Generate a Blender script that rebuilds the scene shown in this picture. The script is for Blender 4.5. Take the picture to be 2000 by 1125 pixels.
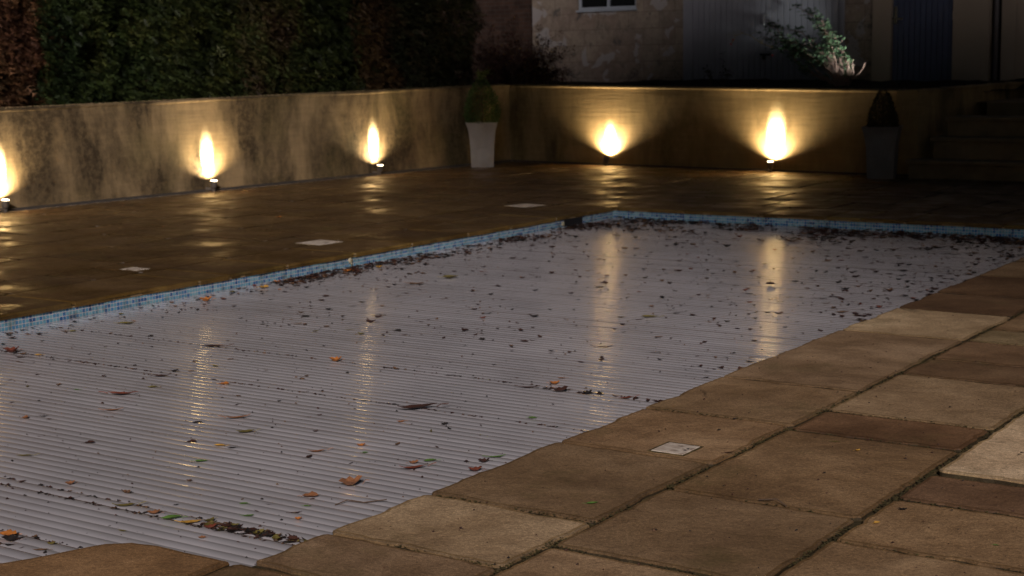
import bpy, bmesh, math, random
from mathutils import Vector, Matrix, noise
R_ = math.radians
random.seed(7)
for o in list(bpy.data.objects): bpy.data.objects.remove(o)
scene = bpy.context.scene
COL = scene.collection

# ------------------------------------------------------------------ camera
cam_d = bpy.data.cameras.new('camera'); cam = bpy.data.objects.new('camera', cam_d); COL.objects.link(cam)
cam_d.sensor_width = 36; cam_d.lens = 55.34; cam_d.clip_start = .1; cam_d.clip_end = 400
m3 = Matrix(((0.8294931, -0.0675316, 0.5544192), (0.5582494, 0.1309688, -0.8192709), (-0.0172850, 0.9890838, 0.1463371)))
cam.matrix_world = Matrix.Translation((0, 0, 1.5)) @ m3.to_4x4()
cam_d.dof.use_dof = True; cam_d.dof.focus_distance = 5.8; cam_d.dof.aperture_fstop = 5.6
scene.camera = cam
# ------------------------------------------------------------------ night sky and one weak, low sun (moon)
SUN_DIR = Vector((.50, -.75, .43)).normalized()          # towards the light
world = bpy.data.worlds.new('World'); scene.world = world; world.use_nodes = True
wn = world.node_tree; bg = wn.nodes['Background']
sky = wn.nodes.new('ShaderNodeTexSky'); sky.sky_type = 'NISHITA'; sky.sun_disc = False
sky.sun_elevation = math.asin(SUN_DIR.z); sky.sun_rotation = math.atan2(SUN_DIR.x, SUN_DIR.y)
wn.links.new(sky.outputs['Color'], bg.inputs['Color']); bg.inputs['Strength'].default_value = SKY_STRENGTH = .0042
sun_d = bpy.data.lights.new('moon', 'SUN'); sun_d.energy = 3.0; sun_d.angle = R_(9); sun_d.color = (1, .88, .86)
sun = bpy.data.objects.new('moon', sun_d); COL.objects.link(sun)
sun.rotation_euler = SUN_DIR.to_track_quat('Z', 'Y').to_euler()
scene.view_settings.view_transform = 'Standard'; scene.view_settings.look = 'None'
scene.view_settings.exposure = 0; scene.view_settings.gamma = 1

# ------------------------------------------------------------------ helpers
def mesh(name, verts, faces, mats, parent=None, smooth=False, mi=None, cols=None, uvs=None):
    me = bpy.data.meshes.new(name); me.from_pydata([tuple(v) for v in verts], [], faces)
    if not isinstance(mats, (list, tuple)): mats = [mats]
    for m in mats: me.materials.append(m)
    if mi: me.polygons.foreach_set('material_index', mi)
    if smooth: me.polygons.foreach_set('use_smooth', [True]*len(me.polygons))
    if cols:                                        # one colour per face
        ca = me.color_attributes.new('tone', 'FLOAT_COLOR', 'CORNER'); buf = []
        for p, c in zip(me.polygons, cols): buf += list(c)*p.loop_total
        ca.data.foreach_set('color', buf)
    if uvs:
        ul = me.uv_layers.new(name='UVMap'); buf = []
        for l in me.loops: buf += list(uvs[l.vertex_index])
        ul.data.foreach_set('uv', buf)
    me.update()
    o = bpy.data.objects.new(name, me); COL.objects.link(o)
    if parent: o.parent = parent
    return o
def empty(name, loc=(0, 0, 0), rz=0):
    o = bpy.data.objects.new(name, None); o.location = loc; o.rotation_euler = (0, 0, rz); o.empty_display_size = .1
    COL.objects.link(o); return o
def tag(o, label, cat, group=None, kind=None):
    if label: o['label'] = label
    if cat: o['category'] = cat
    if group: o['group'] = group
    if kind: o['kind'] = kind
    return o
def struct(o): o['kind'] = 'structure'; return o
class MB:
    def __init__(s): s.v = []; s.f = []; s.c = []
    def add(s, v, f, c=None):
        n = len(s.v); s.v += [tuple(p) for p in v]; s.f += [tuple(i+n for i in q) for q in f]
        s.c += [c or (.5, .5, .5, 1)]*len(f)
    def box(s, x0, x1, y0, y1, z0, z1, c=None, bev=0.0, M=None):
        b = min(bev, (x1-x0)*.45, (y1-y0)*.45, (z1-z0)*.45)
        if b <= 0:
            v = [(x, y, z) for z in (z0, z1) for x, y in ((x0, y0), (x1, y0), (x1, y1), (x0, y1))]
            f = [(3, 2, 1, 0), (4, 5, 6, 7), (0, 1, 5, 4), (1, 2, 6, 5), (2, 3, 7, 6), (3, 0, 4, 7)]
        else:
            bm = bmesh.new(); bmesh.ops.create_cube(bm, size=1)
            for q in bm.verts: q.co = Vector(((x0+x1)/2+q.co.x*(x1-x0), (y0+y1)/2+q.co.y*(y1-y0), (z0+z1)/2+q.co.z*(z1-z0)))
            bmesh.ops.bevel(bm, geom=bm.edges[:], offset=b, segments=2, profile=.6, affect='EDGES')
            bm.verts.index_update(); v = [q.co.copy() for q in bm.verts]; f = [tuple(q.index for q in g.verts) for g in bm.faces]; bm.free()
        if M: v = [M @ Vector(p) for p in v]
        s.add(v, f, c)
    def tube(s, pts, rad, n=6, c=None, cap=True):
        pts = [Vector(p) for p in pts]
        if not isinstance(rad, (list, tuple)): rad = [rad]*len(pts)
        v = []; f = []; up0 = Vector((0, 0, 1))
        for i, p in enumerate(pts):
            d = (pts[min(i+1, len(pts)-1)]-pts[max(i-1, 0)]).normalized()
            a = d.cross(up0); a = d.cross(Vector((1, 0, 0))) if a.length < .1 else a
            a.normalize(); b = d.cross(a)
            for k in range(n):
                t = 2*math.pi*k/n; v.append(p+(a*math.cos(t)+b*math.sin(t))*rad[i])
        for i in range(len(pts)-1):
            for k in range(n): f.append((i*n+k, i*n+(k+1) % n, (i+1)*n+(k+1) % n, (i+1)*n+k))
        if cap: f.append(tuple(range(n))[::-1]); f.append(tuple((len(pts)-1)*n+k for k in range(n)))
        s.add(v, f, c)
    def build(s, name, m, parent=None, smooth=False, cols=True):
        return mesh(name, s.v, s.f, m, parent, smooth, cols=s.c if cols else None)

# node helpers
def mat(name, rough=.7, spec=.5):
    m = bpy.data.materials.new(name); m.use_nodes = True; nt = m.node_tree
    b = nt.nodes['Principled BSDF']; b.inputs['Roughness'].default_value = rough; b.inputs['Specular IOR Level'].default_value = spec
    return m, nt, b
def N(nt, t, **k):
    n = nt.nodes.new(t)
    for a, v in k.items():
        if a in n.inputs and not hasattr(n, a): n.inputs[a].default_value = v
        else: setattr(n, a, v)
    return n
def setin(n, **k):
    for a, v in k.items(): n.inputs[a.replace('_', ' ')].default_value = v
    return n
def noise_n(nt, vec, scale, detail=4, rough=.55, dist=0):
    n = nt.nodes.new('ShaderNodeTexNoise'); setin(n, Scale=scale, Detail=detail, Roughness=rough, Distortion=dist)
    if vec is not None: nt.links.new(vec, n.inputs['Vector'])
    return n.outputs['Fac']
def ramp(nt, fac, stops, interp='LINEAR'):
    r = nt.nodes.new('ShaderNodeValToRGB'); r.color_ramp.interpolation = interp; cr = r.color_ramp
    while len(cr.elements) < len(stops): cr.elements.new(.5)
    for e, (p, c) in zip(cr.elements, stops):
        e.position = p; e.color = (c, c, c, 1) if isinstance(c, (int, float)) else (*c, 1)
    nt.links.new(fac, r.inputs['Fac']); return r.outputs['Color']
def mix(nt, fac, a, b, mode='MIX'):
    n = nt.nodes.new('ShaderNodeMix'); n.data_type = 'RGBA'; n.blend_type = mode; n.clamp_factor = True
    for s, v in ((n.inputs[0], fac), (n.inputs[6], a), (n.inputs[7], b)):
        if isinstance(v, (int, float)): s.default_value = v
        elif isinstance(v, tuple): s.default_value = (*v, 1)
        else: nt.links.new(v, s)
    return n.outputs[2]
def mth(nt, op, a, b=0.0):
    n = nt.nodes.new('ShaderNodeMath'); n.operation = op
    for s, v in ((n.inputs[0], a), (n.inputs[1], b)):
        if isinstance(v, (int, float)): s.default_value = v
        else: nt.links.new(v, s)
    return n.outputs[0]
def pos(nt, scale=(1, 1, 1), rot=(0, 0, 0)):
    g = nt.nodes.new('ShaderNodeNewGeometry'); mp = nt.nodes.new('ShaderNodeMapping')
    mp.inputs['Scale'].default_value = scale; mp.inputs['Rotation'].default_value = rot
    nt.links.new(g.outputs['Position'], mp.inputs['Vector']); return mp.outputs['Vector']
def bump(nt, b, h, strength=.4, dist=.01, prev=None):
    n = nt.nodes.new('ShaderNodeBump'); setin(n, Strength=strength, Distance=dist); nt.links.new(h, n.inputs['Height'])
    if prev: nt.links.new(prev, n.inputs['Normal'])
    nt.links.new(n.outputs['Normal'], b.inputs['Normal']); return n.outputs['Normal']
def plain(name, c, rough=.7, var=.25, scale=8, spec=.5, metal=0.0, bmp=.2):
    m, nt, b = mat(name, rough, spec); p = pos(nt)
    f = noise_n(nt, p, scale, 5)
    nt.links.new(mix(nt, f, tuple(x*(1-var) for x in c), tuple(min(1, x*(1+var)) for x in c)), b.inputs['Base Color'])
    b.inputs['Metallic'].default_value = metal
    if bmp: bump(nt, b, noise_n(nt, p, scale*6, 3), bmp, .004)
    return m
def tonemat(name, rough=.7, var=.3, scale=30, spec=.5, sub=0.0):
    """colour comes from the per-face attribute 'tone', broken up with noise"""
    m, nt, b = mat(name, rough, spec); a = nt.nodes.new('ShaderNodeAttribute'); a.attribute_name = 'tone'
    f = noise_n(nt, pos(nt), scale, 3); g = ramp(nt, f, ((.25, 1-var), (.75, 1+var)))
    nt.links.new(mix(nt, 1.0, a.outputs['Color'], g, 'MULTIPLY'), b.inputs['Base Color'])
    return m

# ------------------------------------------------------------------ materials
def mk_slab(name, wet):
    m, nt, b = mat(name, .8, .5); a = nt.nodes.new('ShaderNodeAttribute'); a.attribute_name = 'tone'
    p = pos(nt)
    big = noise_n(nt, p, 1.6, 6, .62, .4); mid = noise_n(nt, p, 7, 6, .65); fine = noise_n(nt, p, 75, 4, .7); grit = noise_n(nt, p, 260, 2, .6)
    c = mix(nt, 1.0, a.outputs['Color'], ramp(nt, big, ((.28, (.60, .56, .50)), (.5, (1, 1, 1)), (.70, (1.42, 1.5, 1.6)))), 'MULTIPLY')
    c = mix(nt, 1.0, c, ramp(nt, mid, ((.3, (.74, .72, .7)), (.55, (1.0, 1.0, 1.0)), (.75, (1.16, 1.18, 1.2)))), 'MULTIPLY')
    c = mix(nt, 1.0, c, ramp(nt, fine, ((.25, .58), (.75, 1.42))), 'MULTIPLY')
    c = mix(nt, 1.0, c, ramp(nt, grit, ((.3, .62), (.6, 1.0), (.76, 1.9))), 'MULTIPLY')
    # small rusty and black blotches
    sp = noise_n(nt, p, 3.3, 5, .75, .6)
    c = mix(nt, ramp(nt, sp, ((.63, 0.0), (.72, .75))), c, (.045, .024, .011))
    al = noise_n(nt, p, 2.1, 5, .7)
    c = mix(nt, ramp(nt, al, ((.56, 0.0), (.78, .5))), c, (.085, .075, .022))
    nt.links.new(c, b.inputs['Base Color'])
    wn_ = noise_n(nt, pos(nt, (1, 1, 1)), 2.4, 5, .6)
    if wet: nt.links.new(ramp(nt, wn_, ((.38, .29), (.46, .48), (.60, .72))), b.inputs['Roughness']); b.inputs['Specular IOR Level'].default_value = .3; nt.links.new(ramp(nt, wn_, ((.38, .29), (.46, .48), (.60, .72))), b.inputs['Roughness'])
    else: nt.links.new(ramp(nt, wn_, ((.35, .62), (.66, .85))), b.inputs['Roughness']); b.inputs['Specular IOR Level'].default_value = .3
    n1 = bump(nt, b, big, .5 if wet else .6, .03)
    n2 = bump(nt, b, mid, .75, .009, n1)
    bump(nt, b, fine, .5 if wet else .8, .0022, n2)
    return m
M_slab_dry = mk_slab('dry_sandstone', False); M_slab_wet = mk_slab('wet_sandstone', True)
def mk_mortar():
    m, nt, b = mat('mortar', .9, .3); p = pos(nt)
    c = ramp(nt, noise_n(nt, p, 9, 6, .7), ((.3, (.025, .020, .008)), (.5, (.075, .055, .018)), (.7, (.16, .11, .045))))
    nt.links.new(c, b.inputs['Base Color']); bump(nt, b, noise_n(nt, p, 60, 4), 1, .01); return m
M_mortar = mk_mortar()
def mk_mosaic():
    m, nt, b = mat('glass_mosaic', .22, .5)
    uv = nt.nodes.new('ShaderNodeUVMap'); uv.uv_map = 'UVMap'
    sep = nt.nodes.new('ShaderNodeSeparateXYZ'); nt.links.new(uv.outputs['UV'], sep.inputs['Vector'])
    T = .0262
    def cell(o):
        q = mth(nt, 'DIVIDE', o, T); return mth(nt, 'FLOOR', q), mth(nt, 'FRACT', q)
    cu, fu = cell(sep.outputs['X']); cv, fv = cell(sep.outputs['Y'])
    cb = nt.nodes.new('ShaderNodeCombineXYZ'); nt.links.new(cu, cb.inputs['X']); nt.links.new(cv, cb.inputs['Y'])
    wnz = nt.nodes.new('ShaderNodeTexWhiteNoise'); wnz.noise_dimensions = '3D'; nt.links.new(cb.outputs['Vector'], wnz.inputs['Vector'])
    col = ramp(nt, wnz.outputs['Value'], ((0, (.095, .25, .35)), (.22, (.12, .29, .38)), (.42, (.16, .33, .40)), (.60, (.07, .22, .36)), (.68, (.03, .13, .29)), (.82, (.02, .09, .23)), (.92, (.06, .20, .36))), 'CONSTANT')
    du = mth(nt, 'ABSOLUTE', mth(nt, 'SUBTRACT', fu, .5)); dv = mth(nt, 'ABSOLUTE', mth(nt, 'SUBTRACT', fv, .5))
    g = mth(nt, 'GREATER_THAN', mth(nt, 'MAXIMUM', mth(nt, 'SUBTRACT', du, .01), dv), .435)
    dirt = noise_n(nt, pos(nt), 14, 5, .7)
    col = mix(nt, g, col, (.47, .43, .42))
    col = mix(nt, ramp(nt, dirt, ((.5, 0.0), (.72, .75))), col, (.05, .05, .03))
    nt.links.new(col, b.inputs['Base Color'])
    nt.links.new(mth(nt, 'ADD', mth(nt, 'MULTIPLY', g, .6), .2), b.inputs['Roughness'])
    bump(nt, b, mth(nt, 'SUBTRACT', 1.0, g), .6, .002); return m
M_mosaic = mk_mosaic()
def mk_cover():
    m, nt, b = mat('cover_plastic', .3, .8); a = nt.nodes.new('ShaderNodeAttribute'); a.attribute_name = 'tone'
    p = pos(nt)
    c = mix(nt, 1.0, a.outputs['Color'], ramp(nt, noise_n(nt, p, 1.3, 5, .6), ((.3, .84), (.7, 1.08))), 'MULTIPLY')
    sp = noise_n(nt, p, 38, 3, .65)
    c = mix(nt, ramp(nt, sp, ((.69, 0.0), (.74, .8))), c, (.07, .055, .045))
    dr = noise_n(nt, pos(nt, (2, 9, 1)), 1.1, 6, .65)
    c = mix(nt, ramp(nt, dr, ((.5, 0.0), (.8, .22))), c, (.26, .22, .19))
    nt.links.new(c, b.inputs['Base Color'])
    nt.links.new(ramp(nt, noise_n(nt, p, 12, 4), ((.3, .07), (.7, .13))), b.inputs['Roughness'])
    b.inputs['Coat Weight'].default_value = .5; b.inputs['Coat Roughness'].default_value = .06
    return m
M_cover = mk_cover()
def mk_render(name, base, dark, stain, seed):
    """buff wall render with run-down dirt"""
    m, nt, b = mat(name, .85, .25)
    g = nt.nodes.new('ShaderNodeNewGeometry')
    mp = nt.nodes.new('ShaderNodeMapping'); mp.inputs['Location'].default_value = (seed, seed*.7, 0); mp.inputs['Scale'].default_value = (1, 1, .42)
    nt.links.new(g.outputs['Position'], mp.inputs['Vector']); v = mp.outputs['Vector']
    st = noise_n(nt, v, 1.5, 9, .60, .3); st2 = noise_n(nt, v, 6.5, 8, .7, .2)
    mp2 = nt.nodes.new('ShaderNodeMapping'); mp2.inputs['Location'].default_value = (seed*2, 3, 1); mp2.inputs['Scale'].default_value = (1, 1, 14)
    nt.links.new(g.outputs['Position'], mp2.inputs['Vector'])
    trowel = noise_n(nt, mp2.outputs['Vector'], 2.0, 5, .6)
    blot = noise_n(nt, pos(nt), 16, 6, .75)
    c = mix(nt, ramp(nt, st2, ((.3, 0.0), (.7, 1.0))), base, tuple(x*.60 for x in base))
    c = mix(nt, ramp(nt, trowel, ((.35, .0), (.7, .35))), c, tuple(min(1, x*1.25) for x in base))
    lo, hi = stain
    f = mth(nt, 'MULTIPLY', ramp(nt, st, ((lo, 0.0), (hi, 1.0))), ramp(nt, blot, ((.30, .62), (.6, 1.0))))
    c = mix(nt, f, c, dark)
    c = mix(nt, ramp(nt, noise_n(nt, pos(nt), 1.3, 3, .5), ((.5, 0.0), (.75, .35))), c, (.16, .13, .045))
    spk = noise_n(nt, pos(nt, (1, 1, .6)), 42, 4, .7)
    c = mix(nt, mth(nt, 'MULTIPLY', ramp(nt, spk, ((.60, 0.0), (.68, .45))), ramp(nt, st, ((lo-.1, 0.0), (hi, 1.0)))), c, tuple(x*.4 for x in dark))
    nt.links.new(c, b.inputs['Base Color'])
    n1 = bump(nt, b, trowel, .45, .006); bump(nt, b, noise_n(nt, pos(nt), 90, 3), .5, .002, n1); return m
M_wallL = mk_render('stained_render', (.31, .222, .112), (.040, .028, .014), (.39, .56), 3.1)
M_wallB = mk_render('buff_render', (.40, .285, .135), (.075, .060, .026), (.50, .70), 8.4)
def mk_block():
    """old painted block wall: courses, flaking patches"""
    m, nt, b = mat('painted_blockwork', .9, .2); uv = nt.nodes.new('ShaderNodeUVMap'); uv.uv_map = 'UVMap'
    br = nt.nodes.new('ShaderNodeTexBrick'); setin(br, Scale=1.0); br.inputs['Brick Width'].default_value = .62
    br.inputs['Row Height'].default_value = .272; br.inputs['Mortar Size'].default_value = .006; br.inputs['Mortar Smooth'].default_value = .5
    br.inputs['Color1'].default_value = (.24, .20, .165, 1); br.inputs['Color2'].default_value = (.30, .25, .195, 1); br.inputs['Mortar'].default_value = (.15, .115, .095, 1)
    nt.links.new(uv.outputs['UV'], br.inputs['Vector'])
    p = pos(nt); c = br.outputs['Color']
    c = mix(nt, ramp(nt, noise_n(nt, p, 1.3, 5, .6, .3), ((.42, 0.0), (.62, .55))), c, (.21, .15, .125))
    c = mix(nt, 1.0, c, ramp(nt, noise_n(nt, p, 9, 6, .7), ((.3, .72), (.7, 1.2))), 'MULTIPLY')
    vo = nt.nodes.new('ShaderNodeTexVoronoi'); vo.feature = 'F1'; setin(vo, Scale=2.1); nt.links.new(mix(nt, .12, p, noise_n(nt, p, 5, 4)), vo.inputs['Vector'])
    pt = mth(nt, 'MULTIPLY', ramp(nt, noise_n(nt, p, 2.6, 3, .5, .8), ((.58, 0.0), (.60, 1.0))), .8)
    c = mix(nt, pt, c, (.34, .325, .32))
    dk = mth(nt, 'MULTIPLY', ramp(nt, noise_n(nt, p, 3.3, 6, .75, .5), ((.56, 0.0), (.62, 1.0))), .75)
    c = mix(nt, dk, c, (.085, .082, .078))
    nt.links.new(c, b.inputs['Base Color'])
    n1 = bump(nt, b, br.outputs['Fac'], -.5, .008); bump(nt, b, noise_n(nt, p, 22, 5), .5, .006, n1); return m
M_block = mk_block()
M_brickdark = None
def mk_brick():
    m, nt, b = mat('old_dark_brick', .9, .2); uv = nt.nodes.new('ShaderNodeUVMap'); uv.uv_map = 'UVMap'
    br = nt.nodes.new('ShaderNodeTexBrick'); setin(br, Scale=1.0); br.inputs['Brick Width'].default_value = .225; br.inputs['Row Height'].default_value = .075
    br.inputs['Mortar Size'].default_value = .006
    br.inputs['Color1'].default_value = (.035, .02, .015, 1); br.inputs['Color2'].default_value = (.055, .03, .021, 1); br.inputs['Mortar'].default_value = (.05, .042, .036, 1)
    nt.links.new(uv.outputs['UV'], br.inputs['Vector'])
    nt.links.new(mix(nt, 1.0, br.outputs['Color'], ramp(nt, noise_n(nt, pos(nt), 6, 5), ((.3, .6), (.7, 1.2))), 'MULTIPLY'), b.inputs['Base Color'])
    bump(nt, b, br.outputs['Fac'], -.5, .006); return m
M_brick = mk_brick()
M_doorgrey = plain('grey_blue_paint', (.27, .275, .31), .5, .16, 3, bmp=.15)
M_doorblue = plain('navy_paint', (.065, .08, .14), .45, .25, 3, bmp=.15)
M_frame = plain('pale_blue_frame_paint', (.33, .37, .42), .5, .12, 5)
M_render2 = plain('smooth_beige_render', (.34, .28, .22), .9, .10, 2)
M_recess_shade = plain('recess_shade_tone', (.035, .03, .03), .7, .2, 4)  # shade of the recessed doorway put into the base colour
M_metal = plain('bright_lever_metal', (.6, .6, .6), .25, .05, 10, metal=1.0, bmp=0)
M_iron = plain('black_iron', (.012, .012, .013), .5, .2, 10)
M_galv = plain('dull_galvanised_metal', (.42, .42, .43), .5, .15, 12, metal=.6)
M_lampbody = plain('weathered_lamp_metal', (.14, .12, .10), .5, .25, 20, metal=.3)
M_soil = plain('dark_soil', (.018, .013, .009), .95, .5, 7, spec=.2, bmp=.9)
M_gravel = tonemat('gravel', .8, .3, 40)
M_grass = plain('rough_grass', (.05, .06, .025), .95, .4, 5)
M_step = plain('step_stone', (.20, .145, .075), .85, .5, 4, bmp=.8)
M_pot = plain('pale_planter_metal', (.33, .305, .275), .5, .3, 5, metal=.1, bmp=.3)
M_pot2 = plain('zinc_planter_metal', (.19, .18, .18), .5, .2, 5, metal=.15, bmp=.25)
M_leafy = tonemat('foliage', .6, .35, 14, .3)
M_bark = plain('bark', (.09, .06, .04), .9, .4, 12, bmp=.8)
M_litter = tonemat('fallen_leaf', .62, .35, 60, .35)
M_black = plain('skimmer_plastic', (.012, .012, .014), .4, .2, 8)
M_white = plain('aged_white_plastic', (.36, .33, .22), .5, .3, 20)
def mk_lid():
    m, nt, b = mat('stained_white_lid', .35, .5); p = pos(nt)
    f = ramp(nt, noise_n(nt, p, 11, 6, .6, 2.5), ((.36, (.24, .18, .13)), (.46, (.60, .50, .40)), (.6, (.78, .70, .58))))
    nt.links.new(f, b.inputs['Base Color']); return m
M_lid = mk_lid()
m, nt, b = mat('window_glass', .05, .6); b.inputs['Base Color'].default_value = (.008, .009, .011, 1); M_glass = m
m, nt, b = mat('lamp_lens', .2); b.inputs['Base Color'].default_value = (.9, .85, .7, 1)
b.inputs['Emission Color'].default_value = (1, .82, .55, 1); b.inputs['Emission Strength'].default_value = 14; M_lens = m

# ================================================================== GROUND, PAVING, POOL
def plane(name, x0, x1, y0, y1, z, m, z1=None):
    return mesh(name, [(x0, y0, z), (x1, y0, z), (x1, y1, z if z1 is None else z1), (x0, y1, z if z1 is None else z1)], [(0, 1, 2, 3)], m)
struct(plane('ground', -150, 150, -150, 150, -.9, M_grass))
# beds and terrace behind the walls, one continuous raised ground each
def wallpt(t):  # foot of the left wall, t = world Y
    return Vector((-13.355+(t-10.394)*(.735/7.906), t, 0))
BK0 = Vector((-12.60, 18.63, 0)); BK1 = Vector((-6.424, 18.042, 0)); BU = (BK1-BK0).normalized(); BN = Vector((-BU.y, BU.x, 0))  # BN points away from the camera
def bedgrid(name, fn, nu, nv, m):
    v = []; f = []
    for i in range(nu+1):
        for j in range(nv+1): v.append(fn(i/nu, j/nv))
    for i in range(nu):
        for j in range(nv): a = i*(nv+1)+j; f.append((a, a+nv+1, a+nv+2, a+1))
    return struct(mesh(name, v, f, m, smooth=True))
def bedL(u, v):
    y = 2+u*26; p = wallpt(y); x = p.x-.24-v*(12 if v > .99 else 4.0)
    return (x, y, 1.0+.05*v+.05*noise.noise(Vector((x*1.5, y*1.5, 0)))+.02*noise.noise(Vector((x*7, y*7, 0))))
bedgrid('hedge_bed', bedL, 130, 22, M_soil)
def bedB(u, v):
    p = BK0+BU*(-.9+u*6.9)+BN*(.24+v*4.6)
    return (p.x, p.y, .955+.10*max(0, min(1, (v-.80)*8))-.03*u+.04*noise.noise(Vector((p.x*2, p.y*2, 3)))+.02*noise.noise(Vector((p.x*8, p.y*8, 3))))
bedgrid('planting_bed', bedB, 70, 40, M_soil)
struct(plane('terrace', -6.42, 8, 20.2, 40, .80, M_step))

# ---- paving: every slab modelled, bevelled, its own tone, over a mortar bed
TONES = [(.30, .188, .092), (.27, .167, .08), (.32, .205, .104), (.26, .158, .074), (.29, .185, .094)]
LIGHT = (.54, .385, .215)
class Pave:
    def __init__(s, dark=.5, k=1.0): s.b = MB(); s.dark = dark; s.k = k
    def poly(s, pts, z=0, tone=None, step=.07, amp=.004, bev=.006, thick=.034, lowamp=0.0, tilt=True, lip=False):
        tone = tone or random.choice(TONES); k = random.uniform(.86, 1.14)*s.k; tone = (tone[0]*k, tone[1]*k*(.93 if s.dark > .9 else 1), tone[2]*k*(.68 if s.dark > .9 else 1), 1)
        P = [Vector((x, y)) for x, y in pts]; out = []; n = len(P); s0 = random.random()*90
        for i in range(n):                               # subdivide and roughen the outline
            a, b_ = P[i], P[(i+1) % n]; L = (b_-a).length; q = max(2, int(L/step)); nrm = Vector(((b_-a).y, -(b_-a).x)).normalized()
            for j in range(q):
                t = j/q; p = a.lerp(b_, t); w = math.sin(math.pi*t)**.5 if j else 0
                d = amp*noise.noise(Vector((p.x*16+s0, p.y*16, 1)))*1.6+lowamp*noise.noise(Vector((p.x*4+s0, p.y*4, 2)))*1.6
                out.append(p+nrm*d*w)
        m = len(out); nr = []
        for i in range(m):
            d = out[(i+1) % m]-out[i-1]; nr.append(Vector((-d.y, d.x)).normalized())
        c = sum(out, Vector((0, 0)))/m; ta, tb = (random.uniform(-.003, .003), random.uniform(-.003, .003)) if tilt else (0, 0)
        dz = random.uniform(-.0015, .0015) if tilt else 0
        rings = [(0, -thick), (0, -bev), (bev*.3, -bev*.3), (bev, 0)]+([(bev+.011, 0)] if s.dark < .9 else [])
        v = []
        for ins, h in rings:
            for i in range(m):
                q = out[i]+nr[i]*ins; v.append((q.x, q.y, z+dz+h+(q.x-c.x)*ta+(q.y-c.y)*tb))
        f = []
        for r in range(len(rings)-1):
            for i in range(m): f.append((r*m+i, r*m+(i+1) % m, (r+1)*m+(i+1) % m, (r+1)*m+i))
        f.append(tuple((len(rings)-1)*m+i for i in range(m)))
        s.b.add(v, f, tone)
        for i in range(len(f)-1):                        # soil-stained sides; on coping lips, caught light is painted as a paler olive tone
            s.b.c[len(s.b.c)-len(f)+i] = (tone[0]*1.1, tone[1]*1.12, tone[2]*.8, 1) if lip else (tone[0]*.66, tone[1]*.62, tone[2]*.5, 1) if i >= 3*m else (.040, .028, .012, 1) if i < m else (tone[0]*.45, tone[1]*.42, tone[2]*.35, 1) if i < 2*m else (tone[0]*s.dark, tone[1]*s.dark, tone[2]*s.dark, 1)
    def rect(s, x0, x1, y0, y1, gap=.027, **k):
        g = gap/2*random.uniform(.6, 1.3)
        # corners cut a little so that the joints open where four slabs meet
        e = .012 if k.get('lip') else .020
        x0 += g; x1 -= g; y0 += g; y1 -= g
        s.poly([(x0+e, y0), (x1-e, y0), (x1, y0+e), (x1, y1-e), (x1-e, y1), (x0+e, y1), (x0, y1-e), (x0, y0+e)], **k)
    def column(s, x0, x1, ys, tones={}, **k):
        for i in range(len(ys)-1): s.rect(x0, x1, ys[i], ys[i+1], tone=tones.get(i), **k)
def joints(y0, y1, lo=.45, hi=.95):
    r = [y0]
    while r[-1] < y1-lo: r.append(r[-1]+random.uniform(lo, hi))
    r[-1] = y1 if y1-r[-1] < .25 else r[-1]
    if r[-1] < y1: r.append(y1)
    return r
# near and right hand side of the pool (dry)
pv = Pave()
near = dict(step=.035, amp=.009, bev=.006, gap=.024)
pv.column(-3.245, -2.55, [3.34, 3.70, 4.23, 5.08, 5.78, 6.52], {0: (.34, .22, .12), 1: (.42, .29, .16), 3: (.29, .178, .088)}, lowamp=.016, **dict(near, bev=.010))
pv.column(-3.245, -2.55, [6.52, 7.94, 8.80, 9.47, 10.3, 11.1, 12.0, 12.7, 13.36], {0: (.32, .21, .115), 1: LIGHT, 2: (.22, .125, .06), 3: (.2, .11, .05)}, lowamp=.016, **near)
pv.column(-2.55, -1.835, [2.1, 2.9, 3.40, 3.95, 4.70, 5.71, 6.10, 6.975, 7.40, 7.94, 8.33, 9.2, 10.0, 11.2, 12.2, 13.3], {2: (.33, .215, .115), 5: (.21, .115, .055), 6: (.35, .235, .125), 7: (.23, .135, .065), 8: (.22, .13, .065), 9: (.36, .26, .13)}, **near)
pv.column(-1.835, -1.13, [2.0, 2.9, 3.6, 4.44, 4.98, 5.345], {4: (.26, .15, .08)}, **near)
pv.rect(-1.835, -1.13, 5.345, 6.6, z=.006, thick=.045, tone=(.62, .45, .27), **dict(near, bev=.008, gap=.034))
pv.column(-1.835, -1.13, [6.6, 7.5, 8.2, 9.1, 10, 11.4, 12.6, 13.4], step=.1)
x = -1.13
while x < 4.2:
    w = random.choice((.7, .7, .9)); pv.column(x, x+w, joints(-1.5, 19, .5, 1.0), step=.2); x += w
pv.column(-3.25, -2.55, joints(-1.5, 2.72), step=.06); pv.column(-2.55, -1.835, joints(-1.5, 2.1), step=.06); pv.column(-1.835, -1.13, joints(-1.5, 2.0), step=.06)
pv.rect(-3.282, -2.56, 2.72, 3.335, tone=(.30, .18, .09), lowamp=.004, **near)
# coping stone cut round the start of the curved end of the pool
pv.poly([(-3.296, 2.72), (-3.290, 3.10), (-3.300, 3.322), (-3.444, 3.322), (-3.606, 3.325), (-3.70, 3.305), (-3.766, 3.25), (-3.802, 3.166), (-3.844, 3.051), (-3.894, 2.947), (-3.95, 2.80), (-3.98, 2.72)], tone=(.33, .19, .085), step=.03, amp=.004, bev=.012)
for a, b_ in ((2.71, 2.0), (1.98, 1.3), (1.28, .6)):
    xa = -3.99-(2.71-a)*.15; xb = -3.99-(2.71-b_)*.15
    pv.poly([(-3.26, b_), (-3.26, a), (xa, a), (xb, b_)], step=.1)
pavR = pv.b.build('pool_deck', M_slab_dry); struct(pavR)
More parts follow.
